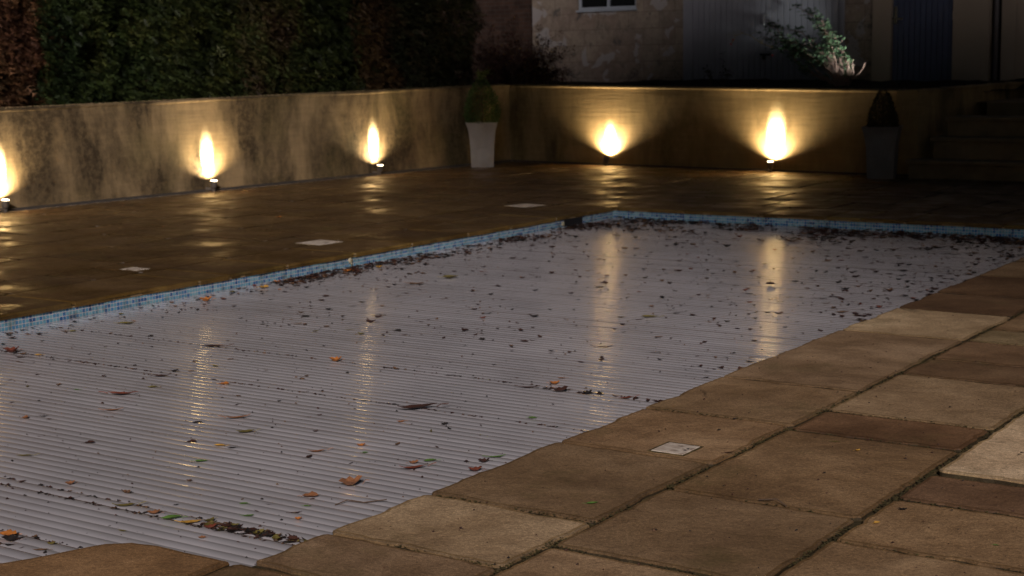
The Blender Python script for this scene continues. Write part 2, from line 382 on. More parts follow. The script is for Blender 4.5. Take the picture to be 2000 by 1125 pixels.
# left and far side (wet)
pw = Pave(.91, .38)
cop = dict(lowamp=.010, bev=.016, step=.10, amp=.004, gap=.010, lip=True)
ys = [4.2, 5.3, 6.60, 7.70, 8.01, 8.60, 9.38, 10.10, 10.9, 11.55, 12.3, 12.85, 13.36]
for i in range(len(ys)-1): pw.rect(-8.5, -7.812, ys[i], ys[i+1], **cop)
pw.column(-9.03, -8.5, [4.2, 5.6, 6.66, 7.36, 7.80, 8.70, 9.35, 10.0, 10.9, 11.5, 12.4, 13.36], step=.15)
xs = [-9.03, -9.92, -10.69, -11.31, -12.05, -12.75, -13.62]
for i in range(len(xs)-1): pw.column(xs[i+1], xs[i], joints(3.5, 13.36 if i < 4 else 18.7, .5, 1.1), step=.2)
xf = [-12.05]
while xf[-1] < -2.5: xf.append(xf[-1]+random.uniform(.6, 1.05))
# far coping: joints seen in the picture
fj = [-8.5, -7.8, -7.05, -6.24, -5.60, -5.275, -4.86, -4.00, -3.25, -2.5]
for i in range(len(fj)-1): pw.rect(fj[i], fj[i+1], 13.372, 14.05, tone=(.36, .25, .12) if i in (4, 7) else None, **cop)
yr = [14.05, 14.75, 15.5, 16.1, 17.0, 17.7, 18.85]
for r in range(len(yr)-1):
    xx = [-12.05]
    while xx[-1] < 4.2: xx.append(xx[-1]+random.uniform(.6, 1.1))
    for i in range(len(xx)-1): pw.rect(xx[i], xx[i+1], yr[r], yr[r+1], step=.2)
xx = [-12.05, -11.3, -10.6, -9.7, -9.1, -8.5]
for i in range(5): pw.rect(xx[i], xx[i+1], 13.36, 14.05, step=.2)
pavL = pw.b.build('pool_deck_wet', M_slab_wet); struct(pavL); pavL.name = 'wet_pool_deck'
# mortar bed under the slabs, a ring round the pool
X0, X1, Y0, Y1 = -7.83, -3.235, -3.0, 13.385
mb = MB(); Z = -.017
for (a, b_, c, d) in ((-14.5, X0+.015, -3, 20), (X1, 6, Y0, 20), (X0+.015, X1, Y1-.012, 20)): mb.add([(a, c, Z), (b_, c, Z), (b_, d, Z), (a, d, Z)], [(0, 1, 2, 3)])
mb.add([(-3.90, 2.80, Z), (-3.86, 2.95, Z), (-3.80, 3.10, Z), (-3.72, 3.25, Z), (-3.6, 3.30, Z), (X1, 3.30, Z), (X1, -3, Z), (-4.4, -3, Z)], [(0, 1, 2, 3, 4, 5, 6, 7)])
struct(mb.build('mortar_bed', M_mortar, cols=False))
# pool walls: mortar lip then three and a bit rows of mosaic, going down under the cover
def poolwall(pts):
    v = []; f = []; uv = []; s = 0.0
    for i, (x, y) in enumerate(pts):
        if i: s += math.hypot(x-pts[i-1][0], y-pts[i-1][1])
        for z in (-.026, -1.1): v.append((x, y, z)); uv.append((s+40, z+.026+.0262*60))
    for i in range(len(pts)-1): f.append((2*i, 2*i+1, 2*i+3, 2*i+2))
    return v, f, uv
v, f, uv = poolwall([(X0, -3), (X0, Y1), (X1, Y1), (X1, 3.29), (-3.6, 3.29), (-3.72, 3.24), (-3.80, 3.09), (-3.86, 2.93), (-3.91, 2.78), (-4.4, -3), (X0, -3)])
struct(mesh('tiled_pool_wall', v, f, M_mosaic, uvs=uv))
mb = MB(); 
for x0, x1, y0, y1 in ((X0-.03, X0+.006, 2, Y1+.02), (X0+.006, X1, Y1-.006, Y1+.03)): mb.box(x0, x1, y0, y1, -.034, -.021)
struct(mb.build('mortar_lip', plain('pale_mortar', (.20, .135, .065), .9, .4, 6, bmp=.6), cols=False))
struct(plane('water', X0, X1, -3, Y1, -.18, plain('dark_pool_water', (.004, .006, .007), .05, .1, 1, bmp=0)))

# ---- slatted pool cover
def make_cover():
    cv = empty('pool_cover', (-5.5, 8, -.108)); tag(cv, 'closed white slatted pool cover scattered with fallen leaves', 'pool cover')
    mb = MB(); pitch = .0565; y = 13.36; ZT = -.105
    gaps = [6.316, 5.632, 3.843, 3.774, 3.387, 3.290, 8.9, 11.2]
    rnd = random.Random(5); run = 0; tl = 0
    while y > -1.2:
        w = pitch; nx = 3
        tone = rnd.uniform(.94, 1.03); t = (.60*tone, .585*tone, .60*tone, 1)
        tl = rnd.gauss(0, R_(.42)); dz = rnd.uniform(-.0007, .0007); n = 9; half = w/2-.00035; xs_ = [X0+.018, -6.7, -5.5, -4.3, X1-.004+.02]
        v = []; prof = []
        for k in range(n):
            a = -1+2*k/(n-1); prof.append((a*half, -.0022*abs(a)**2.2+math.tan(tl)*a*half))
        prof = [(-half, -.012), prof[0]]+prof+[prof[-1], (half, -.012)]
        warp = [rnd.uniform(-.0006, .0006) for _ in xs_]
        for xi, x_ in enumerate(xs_):
            for py, pz in prof: v.append((x_, y-w/2+py, ZT+pz+dz+warp[xi]))
        q = len(prof); f = []
        for xi in range(len(xs_)-1):
            for k in range(q-1):
                if k not in (1, q-3): f.append((xi*q+k, (xi+1)*q+k, (xi+1)*q+k+1, xi*q+k+1))
        n0 = len(v); v += [v[k] for k in range(q)]+[v[(len(xs_)-1)*q+k] for k in range(q)]; f.append(tuple(n0+k for k in range(q))[::-1]); f.append(tuple(n0+q+k for k in range(q)))
        mb.add([(p[0]+5.5, p[1]-8, p[2]+.108) for p in v], f, t)
        per = q-3; n1_ = len(mb.c)-len(f)
        for xi in range(len(xs_)-1): mb.c[n1_+xi*per] = mb.c[n1_+xi*per+per-1] = (.12, .10, .09, 1)   # shade of the gaps put into the joint face colour
        y -= w
        for g in gaps:
            if abs(y-g) <= pitch/2: y -= .0055 if g not in (8.9, 11.2) else .002; break
    o = mb.build('slats', M_cover, cv, smooth=True)
    # flat shading only between slats: mark by angle
    return cv
make_cover()

# ---- fittings set in the pool edge and deck
sk = empty('skimmer_opening', (X0, 12.62, -.06)); tag(sk, 'dark letterbox skimmer opening in the blue tiles near the far left corner of the pool', 'skimmer')
mb = MB(); mb.box(.0, .006, -.165, .165, -.042, .026, bev=.003); mb.build('opening', M_black, sk, cols=False)
mb = MB(); mb.box(.001, .012, -.205, -.168, -.030, .005, bev=.004); mb.build('end_cap', M_white, sk, cols=False)
mb = MB()
bm = bmesh.new(); bmesh.ops.create_icosphere(bm, subdivisions=2, radius=.022)
for q in bm.verts: q.co = q.co*(1+.35*noise.noise(q.co*60)); q.co.x *= .6
mb.add([q.co.copy()+Vector((.01, 0, 0)) for q in bm.verts], [tuple(w.index for w in g.verts) for g in bm.faces]); bm.free()
mb.tube([(.01, 0, -.01), (.014, .012, -.03), (.012, .008, -.052)], [.009, .008, .005])
o = mb.build('wall_fitting', M_white, smooth=True, cols=False); o.location = (X0, 9.325, -.052)
tag(o, 'small pale fitting on the blue tiled band halfway along the left side of the pool', 'fitting')
def lid(c, a, b_, label, z=.0):
    r = empty('deck_lid', (c[0], c[1], z+.001), a); tag(r, label, 'access lid', 'square access lids set in the paving')
    w, d = b_; mb = MB(); t = .008
    for bx in ((-w/2, w/2, -d/2, -d/2+t), (-w/2, w/2, d/2-t, d/2), (-w/2, -w/2+t, -d/2+t, d/2-t), (w/2-t, w/2, -d/2+t, d/2-t)): mb.box(*bx, -.01, .0022)
    mb.build('frame', M_mortar, r, cols=False)
    mb = MB(); mb.box(-w/2+t+.002, w/2-t-.002, -d/2+t+.002, d/2-t-.002, -.01, .0032, bev=.002); mb.build('lid', M_lid, r, cols=False)
    mb = MB(); mb.tube([(w*.3, -.012, .0028), (w*.3, -.012, .0046)], .006, 8); mb.tube([(w*.3, .012, .0028), (w*.3, .012, .0046)], .006, 8); mb.build('finger_hole', M_black, r, cols=False)
lid((-2.774, 5.195), 0, (.155, .165), 'white stained square lid set in the coping in the foreground on the right')
lid((-8.52, 9.775), R_(-6), (.30, .30), 'largest pale square lid in the wet paving on the far side of the pool')
lid((-8.71, 13.14), R_(-14), (.32, .32), 'pale square lid in the paving nearest the far corner of the pool')
lid((-8.667, 7.90), R_(0), (.20, .15), 'small pale lid in the left paving beside a coping joint, nearest the left edge')

# ================================================================== RETAINING WALLS, STEPS
def e0(p): return .010*noise.noise(Vector((p.x*6, p.y*6, 5)))
def wall_mesh(name, foot, n, tops, thick, inward, m, bottom=-.05):
    """wall with a slightly uneven face and a ragged top; foot(t) gives the foot line, tops(t) its height"""
    v = []; f = []; prof = []
    K = 10
    for i in range(n+1):
        t = i/n; p = foot(t); h = tops(t); 
        row = []
        for k in range(K+1):
            z = bottom+(h-bottom)*k/K; e = .010*noise.noise(Vector((p.x*.9, p.y*.9, z*1.2)))
            row.append(p-inward*e*1.0+Vector((0, 0, z)))
        e = .012*noise.noise(Vector((p.x*9, p.y*9, 0)))
        row[-1] = p+Vector((0, 0, h-.022)); row.append(p-inward*(.012+e0(p))+Vector((0, 0, h-.014))); row.append(p-inward*(.012+e0(p))+Vector((0, 0, h+.002))); row.append(p+inward*.05+Vector((0, 0, h+.012+e)))
        row.append(p+inward*(thick-.03)+Vector((0, 0, h+.010-e))); row.append(p+inward*thick+Vector((0, 0, h-.01))); row.append(p+inward*thick+Vector((0, 0, bottom)))
        v += row; q = len(row)
    for i in range(n):
        for k in range(q-1): f.append((i*q+k, (i+1)*q+k, (i+1)*q+k+1, i*q+k+1))
    f.append(tuple(range(q))); f.append(tuple(n*q+k for k in range(q))[::-1])
    return mesh(name, v, f, m, smooth=False)
LN = Vector((-1, .093, 0)).normalized()
def footL(t): return wallpt(3+t*(18.62-3))
wl = wall_mesh('garden_wall', footL, 150, lambda t: 1.0+.08*t+.004*math.sin(t*60), .26, LN, M_wallL)
tag(wl, 'long rendered retaining wall below the hedge with dark vertical dirt stains', 'wall')
def footB(t): return BK0+BU*(t*(BK1-BK0).length)+Vector((.0, 0, 0))
wb = wall_mesh('garden_wall', footB, 70, lambda t: 1.078-.075*t, .26, BN, M_wallB)
tag(wb, 'buff rendered retaining wall at the far end with two wall lights and a planter at each side', 'wall')
RN = Vector((-1, 0, 0))
wr = wall_mesh('garden_wall', lambda t: Vector((-6.424-.002, 18.045+t*4.3, 0))+Vector((0, .0, 0)), 30, lambda t: 1.0, .26, RN, M_wallB)
tag(wr, 'short return wall running back beside the stone steps', 'wall')
# drainage strip at the wall foot
mb = MB(); rnd = random.Random(11)
def pebble(mb, p, r, c):
    a = rnd.random()*6.28; v = []
    for i, (dx, dy, dz) in enumerate(((1, 0, 0), (0, 1, 0), (-1, 0, 0), (0, -1, 0), (0, 0, .45), (0, 0, -.4))):
        k = r*rnd.uniform(.7, 1.25); v.append((p[0]+(dx*math.cos(a)-dy*math.sin(a))*k, p[1]+(dx*math.sin(a)+dy*math.cos(a))*k, p[2]+dz*k))
    mb.add(v, [(0, 1, 4), (1, 2, 4), (2, 3, 4), (3, 0, 4), (1, 0, 5), (2, 1, 5), (3, 2, 5), (0, 3, 5)], c)
def gcol(): k = rnd.uniform(.4, 1.5); return (.18*k, .145*k, .10*k, 1)
for i in range(2600):
    t = rnd.random(); q = wallpt(6+t*12.6)-LN*abs(rnd.gauss(0, .06)); pebble(mb, (q.x+.02, q.y, .002), rnd.uniform(.004, .011), gcol())
for i in range(1500):
    t = rnd.random(); q = BK0+BU*(t*6.2)-BN*abs(rnd.gauss(0, .06)); pebble(mb, (q.x, q.y-.02, .002), rnd.uniform(.004, .011), gcol())
for i in range(500): pebble(mb, (-6.4+rnd.random()*4, 17.72-abs(rnd.gauss(0, .05)), .003), rnd.uniform(.004, .010), gcol())
tag(mb.build('gravel', M_gravel), 'fine gravel and grit gathered along the foot of the walls', 'gravel', kind='stuff')
mb = MB()
def crumb(q, h, s):
    k = rnd.uniform(.3, 1.6); c = (.20*k, .14*k, .07*k, 1) if rnd.random() < .7 else (.10*k, .09*k, .03*k, 1)
    pebble(mb, (q.x, q.y, h+.012), rnd.uniform(.005, .016)*s, c)
for i in range(3600):
    t = rnd.random(); y = 6+t*12.5; q = wallpt(y)+LN*(.01+rnd.random()*.22); crumb(q, 1.0+.08*((y-3)/15.62), 1)
for i in range(2200):
    t = rnd.random(); q = BK0+BU*(t*6.15)+BN*(.01+rnd.random()*.22); crumb(q, 1.078-.075*t, 1)
tag(mb.build('debris', M_gravel), 'crumbs of soil, moss and leaf along the top of the retaining walls', 'debris', kind='stuff')
# dark strip at the wall foot: channel with its shadow put into the colour
mb = MB()
def strip(p0, p1, inward, h, w):
    d = p1-p0; 
    v = [p0-inward*w, p1-inward*w, p1-inward*w+Vector((0, 0, h)), p0-inward*w+Vector((0, 0, h)), p0, p1, p1+Vector((0, 0, h)), p0+Vector((0, 0, h))]
    mb.add(v, [(0, 1, 2, 3), (3, 2, 6, 7), (0, 3, 7, 4), (1, 5, 6, 2)])
strip(wallpt(3), wallpt(18.6), LN, .026, .05); strip(BK0+BU*.05, BK1-BU*.02, BN, .024, .04)
struct(mb.build('wall_foot_channel', plain('shadow_dark_concrete', (.045, .04, .036), .6, .4, 9), cols=False))

# steps
st = empty('stone_steps', (-6.4, 17.9, 0)); tag(st, 'worn stone garden steps rising at the right end of the wall', 'steps')
def rough_box(mb, x0, x1, y0, y1, z0, z1, seed, amp=.010, nx=46):
    v = []; f = []; prof = ((y1, z0), (y0, z0), (y0, z0+(z1-z0)*.5), (y0+.004, z1-.008), (y0+.014, z1), ((y0+y1)/2, z1), (y1, z1))
    for i in range(nx+1):
        x = x0+(x1-x0)*i/nx
        for k, (y, z) in enumerate(prof):
            e = amp*noise.noise(Vector((x*5, z*9+seed, k*.7))) if 0 < k < 5 else 0; v.append((x, y+e, z+e*.5))
    q = len(prof)
    for i in range(nx):
        for k in range(q-1): f.append((i*q+k, (i+1)*q+k, (i+1)*q+k+1, i*q+k+1))
    f.append(tuple(range(q))); f.append(tuple(nx*q+k for k in range(q))[::-1]); mb.add(v, f)
SX = [-.06, .13, .20]; H_ = [.215, .465, .69]; YB = [-.14, .16, .46, .80]
for i in range(3):
    mb = MB(); rough_box(mb, SX[i]+.03, 5.5, YB[i]+.03, YB[i+1]+.10, (H_[i-1] if i else -.02), H_[i]-.045, i*3, .016); mb.build('riser', M_step, st, cols=False)
    mb = MB(); rough_box(mb, SX[i], 5.5, YB[i], YB[i+1]+.12, H_[i]-.045, H_[i], i*3+1, .008); mb.build('tread', M_step, st, cols=False)
mb = MB(); mb.box(.24, 5.5, 1.9, 2.3, .0, .81); mb.build('landing_edge', M_step, st, cols=False)

# ================================================================== WALL LIGHTS (the lit lamps of the picture)
LC = (1, .78, .50); LC2 = (1, .87, .66)
def spot(name, parent, loc, aim, size, blend, power, color, rad):
    d = bpy.data.lights.new(name, 'SPOT'); d.spot_size = R_(size); d.spot_blend = blend; d.energy = power; d.color = color; d.shadow_soft_size = rad
    o = bpy.data.objects.new(name, d); COL.objects.link(o); o.parent = parent; o.location = loc
    o.rotation_euler = Vector(aim).to_track_quat('-Z', 'Y').to_euler(); return o
def uplight(p, inward, tilt, label, power=1.0, side=0.0, off=.11, aim=37, cone=58):
    """can-shaped uplighter on a short bracket standing just off the wall"""
    ang = math.atan2(inward.y, inward.x)-math.pi/2                # local +Y points into the wall
    q = p-inward*off; r = empty('wall_uplight', (q.x, q.y, 0), ang); tag(r, label, 'wall light', 'uplights along the garden walls')
    tl = R_(tilt); ax = Vector((side, math.sin(tl), math.cos(tl))).normalized()
    c0 = Vector((0, 0, .045)); c1 = c0+ax*.078
    mb = MB(); mb.tube([c0, c0+ax*.012, c0+ax*.070, c1], [.026, .036, .038, .040], 20, cap=True); mb.build('lamp_body', M_lampbody, r, smooth=True, cols=False)
    mb = MB(); mb.tube([c1, c1+ax*.006], [.043, .043], 20); mb.build('rim', M_lampbody, r, cols=False)
    mb = MB(); mb.tube([c1+ax*.0062, c1+ax*.0075], [.038, .038], 20); mb.build('lens', M_lens, r, cols=False)
    mb = MB(); mb.box(-.016, .016, -.012, .02, .0, .06, bev=.003); mb.box(-.05, -.028, .0, off-.012, .02, .05, bev=.003); mb.build('bracket', M_lampbody, r, cols=False)
    s0 = c1+ax*.012
    spot('narrow_beam', r, s0, (side, math.sin(R_(aim)), math.cos(R_(aim))), cone, 1.0, 4200*power, LC2, .012)
    spot('wide_beam', r, s0, (side*1.5, .30, 1), 146, 1.0, 105*power, LC, .006)
    return r
uplight(wallpt(10.394), LN, -7, 'leftmost uplight at the foot of the hedge wall, cut by the left edge of view', off=.10, aim=32, cone=44)
uplight(wallpt(13.12), LN, -7, 'uplight on the hedge wall throwing a flame shaped glow, middle of the hedge side', off=.10, aim=32, cone=44)
uplight(wallpt(15.86), LN, -6, 'uplight on the hedge wall nearest the corner planter', .95, off=.10, aim=32, cone=44)
uplight(BK0+BU*1.76, BN, 24, 'uplight on the far end wall nearest the corner planter', 1.7)
uplight(BK0+BU*4.30, BN, -2, 'uplight on the far end wall near the steps, brightest of the row', 1.25, side=.03)

# ================================================================== PLANTERS
def planter(loc, rz, label, seed, pm=M_pot):
    r = empty('planter', loc, rz); tag(r, label, 'planter', 'tall square metal planters')
    prof = [(0, .150), (.10, .154), (.25, .160), (.38, .168), (.46, .178), (.52, .190), (.57, .204), (.60, .214), (.606, .216)]
    v = []; f = []; n = 8
    def ring(z, h, dent=0):
        out = []
        for s in range(4):
            a, b_ = ((-1, -1), (1, -1), (1, 1), (-1, 1))[s], ((-1, -1), (1, -1), (1, 1), (-1, 1))[(s+1) % 4]
            for k in range(n):
                t = k/n; x = (a[0]*(1-t)+b_[0]*t)*h; y = (a[1]*(1-t)+b_[1]*t)*h
                w = math.sin(math.pi*t); d = dent*w*noise.noise(Vector((x*6+seed, y*6, z*5)))
                out.append((x*(1-d), y*(1-d), z))
        return out
    for z, h in prof: v += ring(z, h, .10)
    v += ring(.606, .202); v += ring(.56, .19)
    m_ = 4*n
    for i in range(len(prof)+1):
        for k in range(m_): f.append((i*m_+k, i*m_+(k+1) % m_, (i+1)*m_+(k+1) % m_, (i+1)*m_+k))
    f.append(tuple(range(m_))[::-1])
    mesh('pot', v, f, pm, r)
    mesh('soil', [(-.192, -.192, .565), (.192, -.192, .565), (.192, .192, .565), (-.192, .192, .565)], [(0, 1, 2, 3)], M_soil, r)
    return r
def leaf_faces(mb, p, d, up, L, W, c, fold=.25):
    """one small leaf: two folded quads"""
    d = d.normalized(); s = d.cross(up); s = Vector((1, 0, 0)) if s.length < .05 else s.normalized(); n = s.cross(d)
    a = p; e = p+d*L; mdl = p+d*L*.5
    mb.add([a, mdl+s*W*.5+n*W*fold, e, mdl-s*W*.5+n*W*fold, mdl], [(0, 1, 4), (1, 2, 4), (2, 3, 4), (3, 0, 4)], c)
def topiary(loc, prof, label, seed, base, n=5200, sprig=False):
    r = empty('box_topiary', (loc[0], loc[1], .565)); tag(r, label, 'topiary', 'clipped box plants in the planters')
    rd = random.Random(seed); mb = MB()
    zs = [z for z, _ in prof]; H = zs[-1]
    def rad(z):
        for (za, ra), (zb, rb) in zip(prof, prof[1:]):
            if za <= z <= zb: return ra+(rb-ra)*(z-za)/(zb-za)
        return 0
    for i in range(n):
        z = H*(1-(rd.random())**.62); R0 = rad(z); th = rd.random()*6.283
        lump = 1+.16*noise.noise(Vector((math.cos(th)*1.6+seed, math.sin(th)*1.6, z*7)))+.06*rd.gauss(0, 1)
        k = 1-abs(rd.gauss(0, .13)); q = R0*k*lump
        p = Vector((math.cos(th)*q, math.sin(th)*q, z)); d = Vector((math.cos(th)*.8, math.sin(th)*.8, rd.uniform(-.1, 1.1)))+Vector((rd.gauss(0, .5), rd.gauss(0, .5), rd.gauss(0, .4)))
        g = rd.uniform(.5, 1.5); leaf_faces(mb, p, d, Vector((rd.gauss(0, 1), rd.gauss(0, 1), 1)), rd.uniform(.016, .028), rd.uniform(.010, .017), (base[0]*g, base[1]*g, base[2]*g, 1))
    if sprig:
        for i in range(190):
            t = rd.random(); a = rd.choice((-.05, .02, .09, .13)); p = Vector((a*t*1.1+rd.gauss(0, .012), rd.gauss(0, .02), H*.90+t*rd.uniform(.09, .17)))
            g = rd.uniform(.8, 1.5); leaf_faces(mb, p, Vector((rd.gauss(0, 1), rd.gauss(0, 1), .8)), Vector((0, 0, 1)), .026, .016, (.10*g, .13*g, .03*g, 1))
    mb.build('foliage', M_leafy, r)
    mb = MB(); mb.tube([(0, 0, -.02), (.01, 0, H*.4), (0, .01, H*.8)], [.014, .011, .005], 6)
    for i in range(26):
        z = rd.uniform(.05, H*.85); th = rd.random()*6.28; q = rad(z)*.8; mb.tube([(0, 0, z*.8), (math.cos(th)*q, math.sin(th)*q, z+.06)], [.005, .002], 4)
    mb.build('stem', M_bark, r, cols=False); return r
PL = (-12.37, 17.62, 0); PR = (-6.72, 17.70, 0)
planter(PL, R_(34), 'pale metal planter standing in the corner of the walls', 1)
planter(PR, R_(34-21), 'darker zinc metal planter at the right end of the wall beside the steps', 5, M_pot2)
topiary(PL, [(0, .19), (.06, .235), (.14, .245), (.24, .23), (.36, .20), (.46, .155), (.56, .09), (.62, .05), (.66, .02)], 'bushy green box cone with a loose sprig on top in the corner planter', 3, (.052, .10, .024), sprig=True)
topiary(PR, [(0, .165), (.08, .17), (.16, .155), (.26, .125), (.34, .095), (.42, .06), (.47, .02)], 'small narrow box cone in the planter beside the steps', 9, (.045, .040, .018), 3800)

# ================================================================== CONIFER HEDGE: separate trees grown together
def conifer(y0, y1, cols, label, seed, dens=1.0, zt=3.5, lean=0.0, stripe=None):
    rd = random.Random(seed); yc = (y0+y1)/2; base = wallpt(yc); xc = base.x-1.15
    r = empty('conifer_tree', (xc, yc, 1.0)); tag(r, label, 'conifer', 'conifers grown together as a hedge')
    mb = MB(); w = (y1-y0)/2*1.28; hgt = zt-1.0
    n = int(4200*(y1-y0)*hgt*dens)
    for i in range(n):
        z = hgt*rd.random(); y = rd.uniform(-w, w)
        taper = 1-.15*abs(y/w)**3
        bul = .30*noise.noise(Vector(((y+yc)*1.1, z*.55, 4)))+.17*noise.noise(Vector(((y+yc)*3.7, z*2.6, 9)))+.05*noise.noise(Vector(((y+yc)*9, z*7, 2)))
        depth = abs(rd.gauss(0, .10))
        x = .52*taper+bul-depth+.12*(1-z/hgt)
        p = Vector((x, y+lean*z, z))
        dirn = Vector((1, rd.gauss(0, .55), rd.gauss(-.12, .45))).normalized()
        L = rd.uniform(.05, .11)*(1.7 if rd.random() < .06 else 1); pick = cols[min(len(cols)-1, int((noise.noise(Vector(((y+yc)*2.1, z*1.7, seed)))*.5+.5+rd.gauss(0, .13))*len(cols)))] if True else None
        k = rd.uniform(.35, 1.15); c = (pick[0]*k, pick[1]*k, pick[2]*k, 1)
        s = dirn.cross(Vector((rd.gauss(0, .6), rd.gauss(0, .6), 1))).normalized(); 
        droop = Vector((0, 0, -.25*L))
        # a flat fern-like spray: midrib plus pairs of pointed side shoots
        e = p+dirn*L+droop; vv = []; ff = []
        for j in range(3):
            t = .15+.27*j; q = p.lerp(e, t); ln = L*(.40-.08*j)
            for sg in (-1, 1):
                tip = q+s*sg*ln+dirn*ln*.75; a = q-dirn*.006; b_ = q+dirn*L*.055
                k0 = len(vv); vv += [a, tip, b_]; ff.append((k0, k0+1, k0+2))
        k0 = len(vv); vv += [p-s*.006, p+s*.006, e]; ff.append((k0, k0+1, k0+2))
        mb.add(vv, ff, c)
    mb.build('foliage', M_leafy, r)
    # dense inner shell of darker twigs, so that no light passes through
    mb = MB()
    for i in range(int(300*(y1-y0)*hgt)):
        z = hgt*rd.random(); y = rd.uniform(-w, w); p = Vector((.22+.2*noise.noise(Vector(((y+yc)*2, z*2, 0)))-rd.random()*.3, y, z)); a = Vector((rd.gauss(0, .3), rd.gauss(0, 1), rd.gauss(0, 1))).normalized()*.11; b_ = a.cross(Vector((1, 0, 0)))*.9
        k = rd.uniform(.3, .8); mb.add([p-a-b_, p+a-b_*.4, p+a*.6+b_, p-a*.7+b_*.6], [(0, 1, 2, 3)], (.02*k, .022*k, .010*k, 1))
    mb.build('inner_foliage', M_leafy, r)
    mb = MB(); mb.tube([(-.1, 0, -.1), (-.08, .03, .8), (-.12, .0, hgt)], [.09, .075, .03], 8)
    for i in range(22):
        z = rd.uniform(.2, hgt*.95); y = rd.uniform(-w, w)*.8; mb.tube([(-.1, 0, z*.9), (.15, y*.6, z), (.45, y, z+.08)], [.018, .011, .004], 5)
    mb.build('trunk', M_bark, r, cols=False); return r
G1 = [(.013, .026, .007), (.022, .038, .009), (.036, .054, .011), (.06, .072, .016)]
G2 = [(.018, .028, .008), (.032, .046, .011), (.062, .072, .015)]
BR = [(.060, .026, .014), (.095, .042, .021), (.15, .072, .03), (.06, .036, .015)]
OL = [(.060, .038, .018), (.07, .062, .02), (.065, .085, .022)]
DK = [(.024, .030, .012), (.040, .044, .018), (.065, .050, .022)]
conifer(5.8, 8.2, G1, 'green conifer standing left of the brown one at the far left of the hedge', 21, .5)
conifer(8.2, 10.25, G1, 'dark green conifer directly left of the reddish brown conifer', 22, .8)
conifer(10.25, 11.55, BR, 'reddish brown dying conifer at the left end of the view', 23, 1.15)
conifer(11.55, 13.1, G1, 'blue green dense conifer right of the reddish brown one', 24, 1.1)
conifer(13.1, 14.35, G2, 'green conifer above the second uplight from left', 25, 1.1)
conifer(14.35, 15.25, OL, 'olive and brown mottled conifer left of the brown streaked one', 26, 1.1)
conifer(15.25, 16.5, G2, 'green conifer with loose pale tips between olive and brown ones', 27, 1.1)
conifer(16.4, 17.05, [(.04, .024, .010), (.07, .040, .016), (.09, .055, .02)], 'narrow conifer with a bare brown streak above the third uplight', 28, 1.25)
conifer(17.05, 18.55, DK, 'dark conifer at the corner end of the hedge behind the corner planter', 29, 1.1)

# red leaved shrub in front of the shed corner
def shrub():
    r = empty('purple_shrub', (-14.1, 21.0, 1.03)); tag(r, 'twiggy dark red leaved shrub spreading in front of the shed corner', 'shrub')
    rd = random.Random(41); tw = MB(); lf = MB()
    for i in range(190):
        th = rd.uniform(0, 6.28); el = rd.uniform(.12, 1.25); L = rd.uniform(.6, 1.12)
        d = Vector((math.cos(th)*math.cos(el)*1.15, math.sin(th)*math.cos(el), math.sin(el)*.92)); p = Vector((rd.gauss(0, .05), rd.gauss(0, .05), 0)); pts = [p.copy()]; m_ = 6
        for k in range(m_):
            d = (d+Vector((rd.gauss(0, .14), rd.gauss(0, .14), rd.gauss(-.04, .10)))).normalized(); p = p+d*L/m_; pts.append(p.copy())
            if k > 1:
                for q in range(22):
                    k2 = rd.uniform(.5, 1.6); c = (.055*k2, .018*k2, .014*k2, 1) if rd.random() < .93 else (.2*k2, .12*k2, .02, 1)
                    dd = Vector((rd.gauss(0, 1), rd.gauss(0, 1), rd.gauss(0, 1))); leaf_faces(lf, p+dd*.022, dd, Vector((0, 0, 1)), rd.uniform(.02, .04), rd.uniform(.014, .024), c)
                if rd.random() < .7:
                    e = (d+Vector((rd.gauss(0, .6), rd.gauss(0, .6), rd.gauss(0, .4)))).normalized(); tw.tube([p, p+e*.09, p+e*.17+Vector((0, 0, .01))], [.0024, .0018, .001], 3, cap=False)
        tw.tube(pts, [.006, .005, .004, .0035, .003, .002, .0012], 4, cap=False)
    tw.build('branches', M_bark, r, cols=False); lf.build('leaves', M_leafy, r)
shrub()

# ================================================================== OUTBUILDING (blockwork shed, doors) in its own frame: u along the face, z up
TH = R_(-5.411); FO = Vector((-12.092, 23.20, 0)); FM = Matrix.Translation(FO) @ Matrix.Rotation(TH, 4, 'Z')
def facewall(name, parent, rects, y, thick, m, base=0.0):
    """wall pieces in the local frame with UVs in metres"""
    v = []; f = []; uv = []
    for (u0, u1, z0, z1) in rects:
        n = len(v)
        for (a, b_, c) in ((u0, y, z0), (u1, y, z0), (u1, y, z1), (u0, y, z1), (u0, y+thick, z0), (u1, y+thick, z0), (u1, y+thick, z1), (u0, y+thick, z1)):
            v.append((a, b_, c)); uv.append((a+(b_-y), c))
        f += [tuple(i+n for i in q) for q in ((0, 1, 2, 3), (5, 4, 7, 6), (4, 0, 3, 7), (1, 5, 6, 2), (3, 2, 6, 7))]
    return mesh(name, v, f, m, parent, uvs=uv)
shed = empty('garden_shed', FO, TH); tag(shed, 'blockwork outbuilding with flaking paint, a small window and wide grey boarded doors', 'shed')
facewall('wall', shed, [(-3.30, -2.31, .6, 4.4), (-2.31, -1.08, .6, 2.235), (-2.31, -1.08, 3.2, 4.4), (-1.08, -.14, .6, 4.4)], 0, .3, M_block)
facewall('wall', shed, [(2.77, 3.245, .6, 4.4)], 0, .3, M_block)
facewall('wall', shed, [(-.14, 2.77, 3.35, 4.4)], 0, .3, M_block)
facewall('wall', shed, [(-3.30, -3.0, .6, 4.4)], .302, 4.0, M_block)
facewall('wall', shed, [(-3.0, 5.0, .6, 4.4)], 4.2, .2, M_block)
mb = MB(); mb.box(-3.6, 6.3, -.35, 4.8, 4.402, 4.55); mb.build('roof', plain('roof_slate', (.06, .06, .065), .6, .3, 4), shed, cols=False)
wi = MB(); 
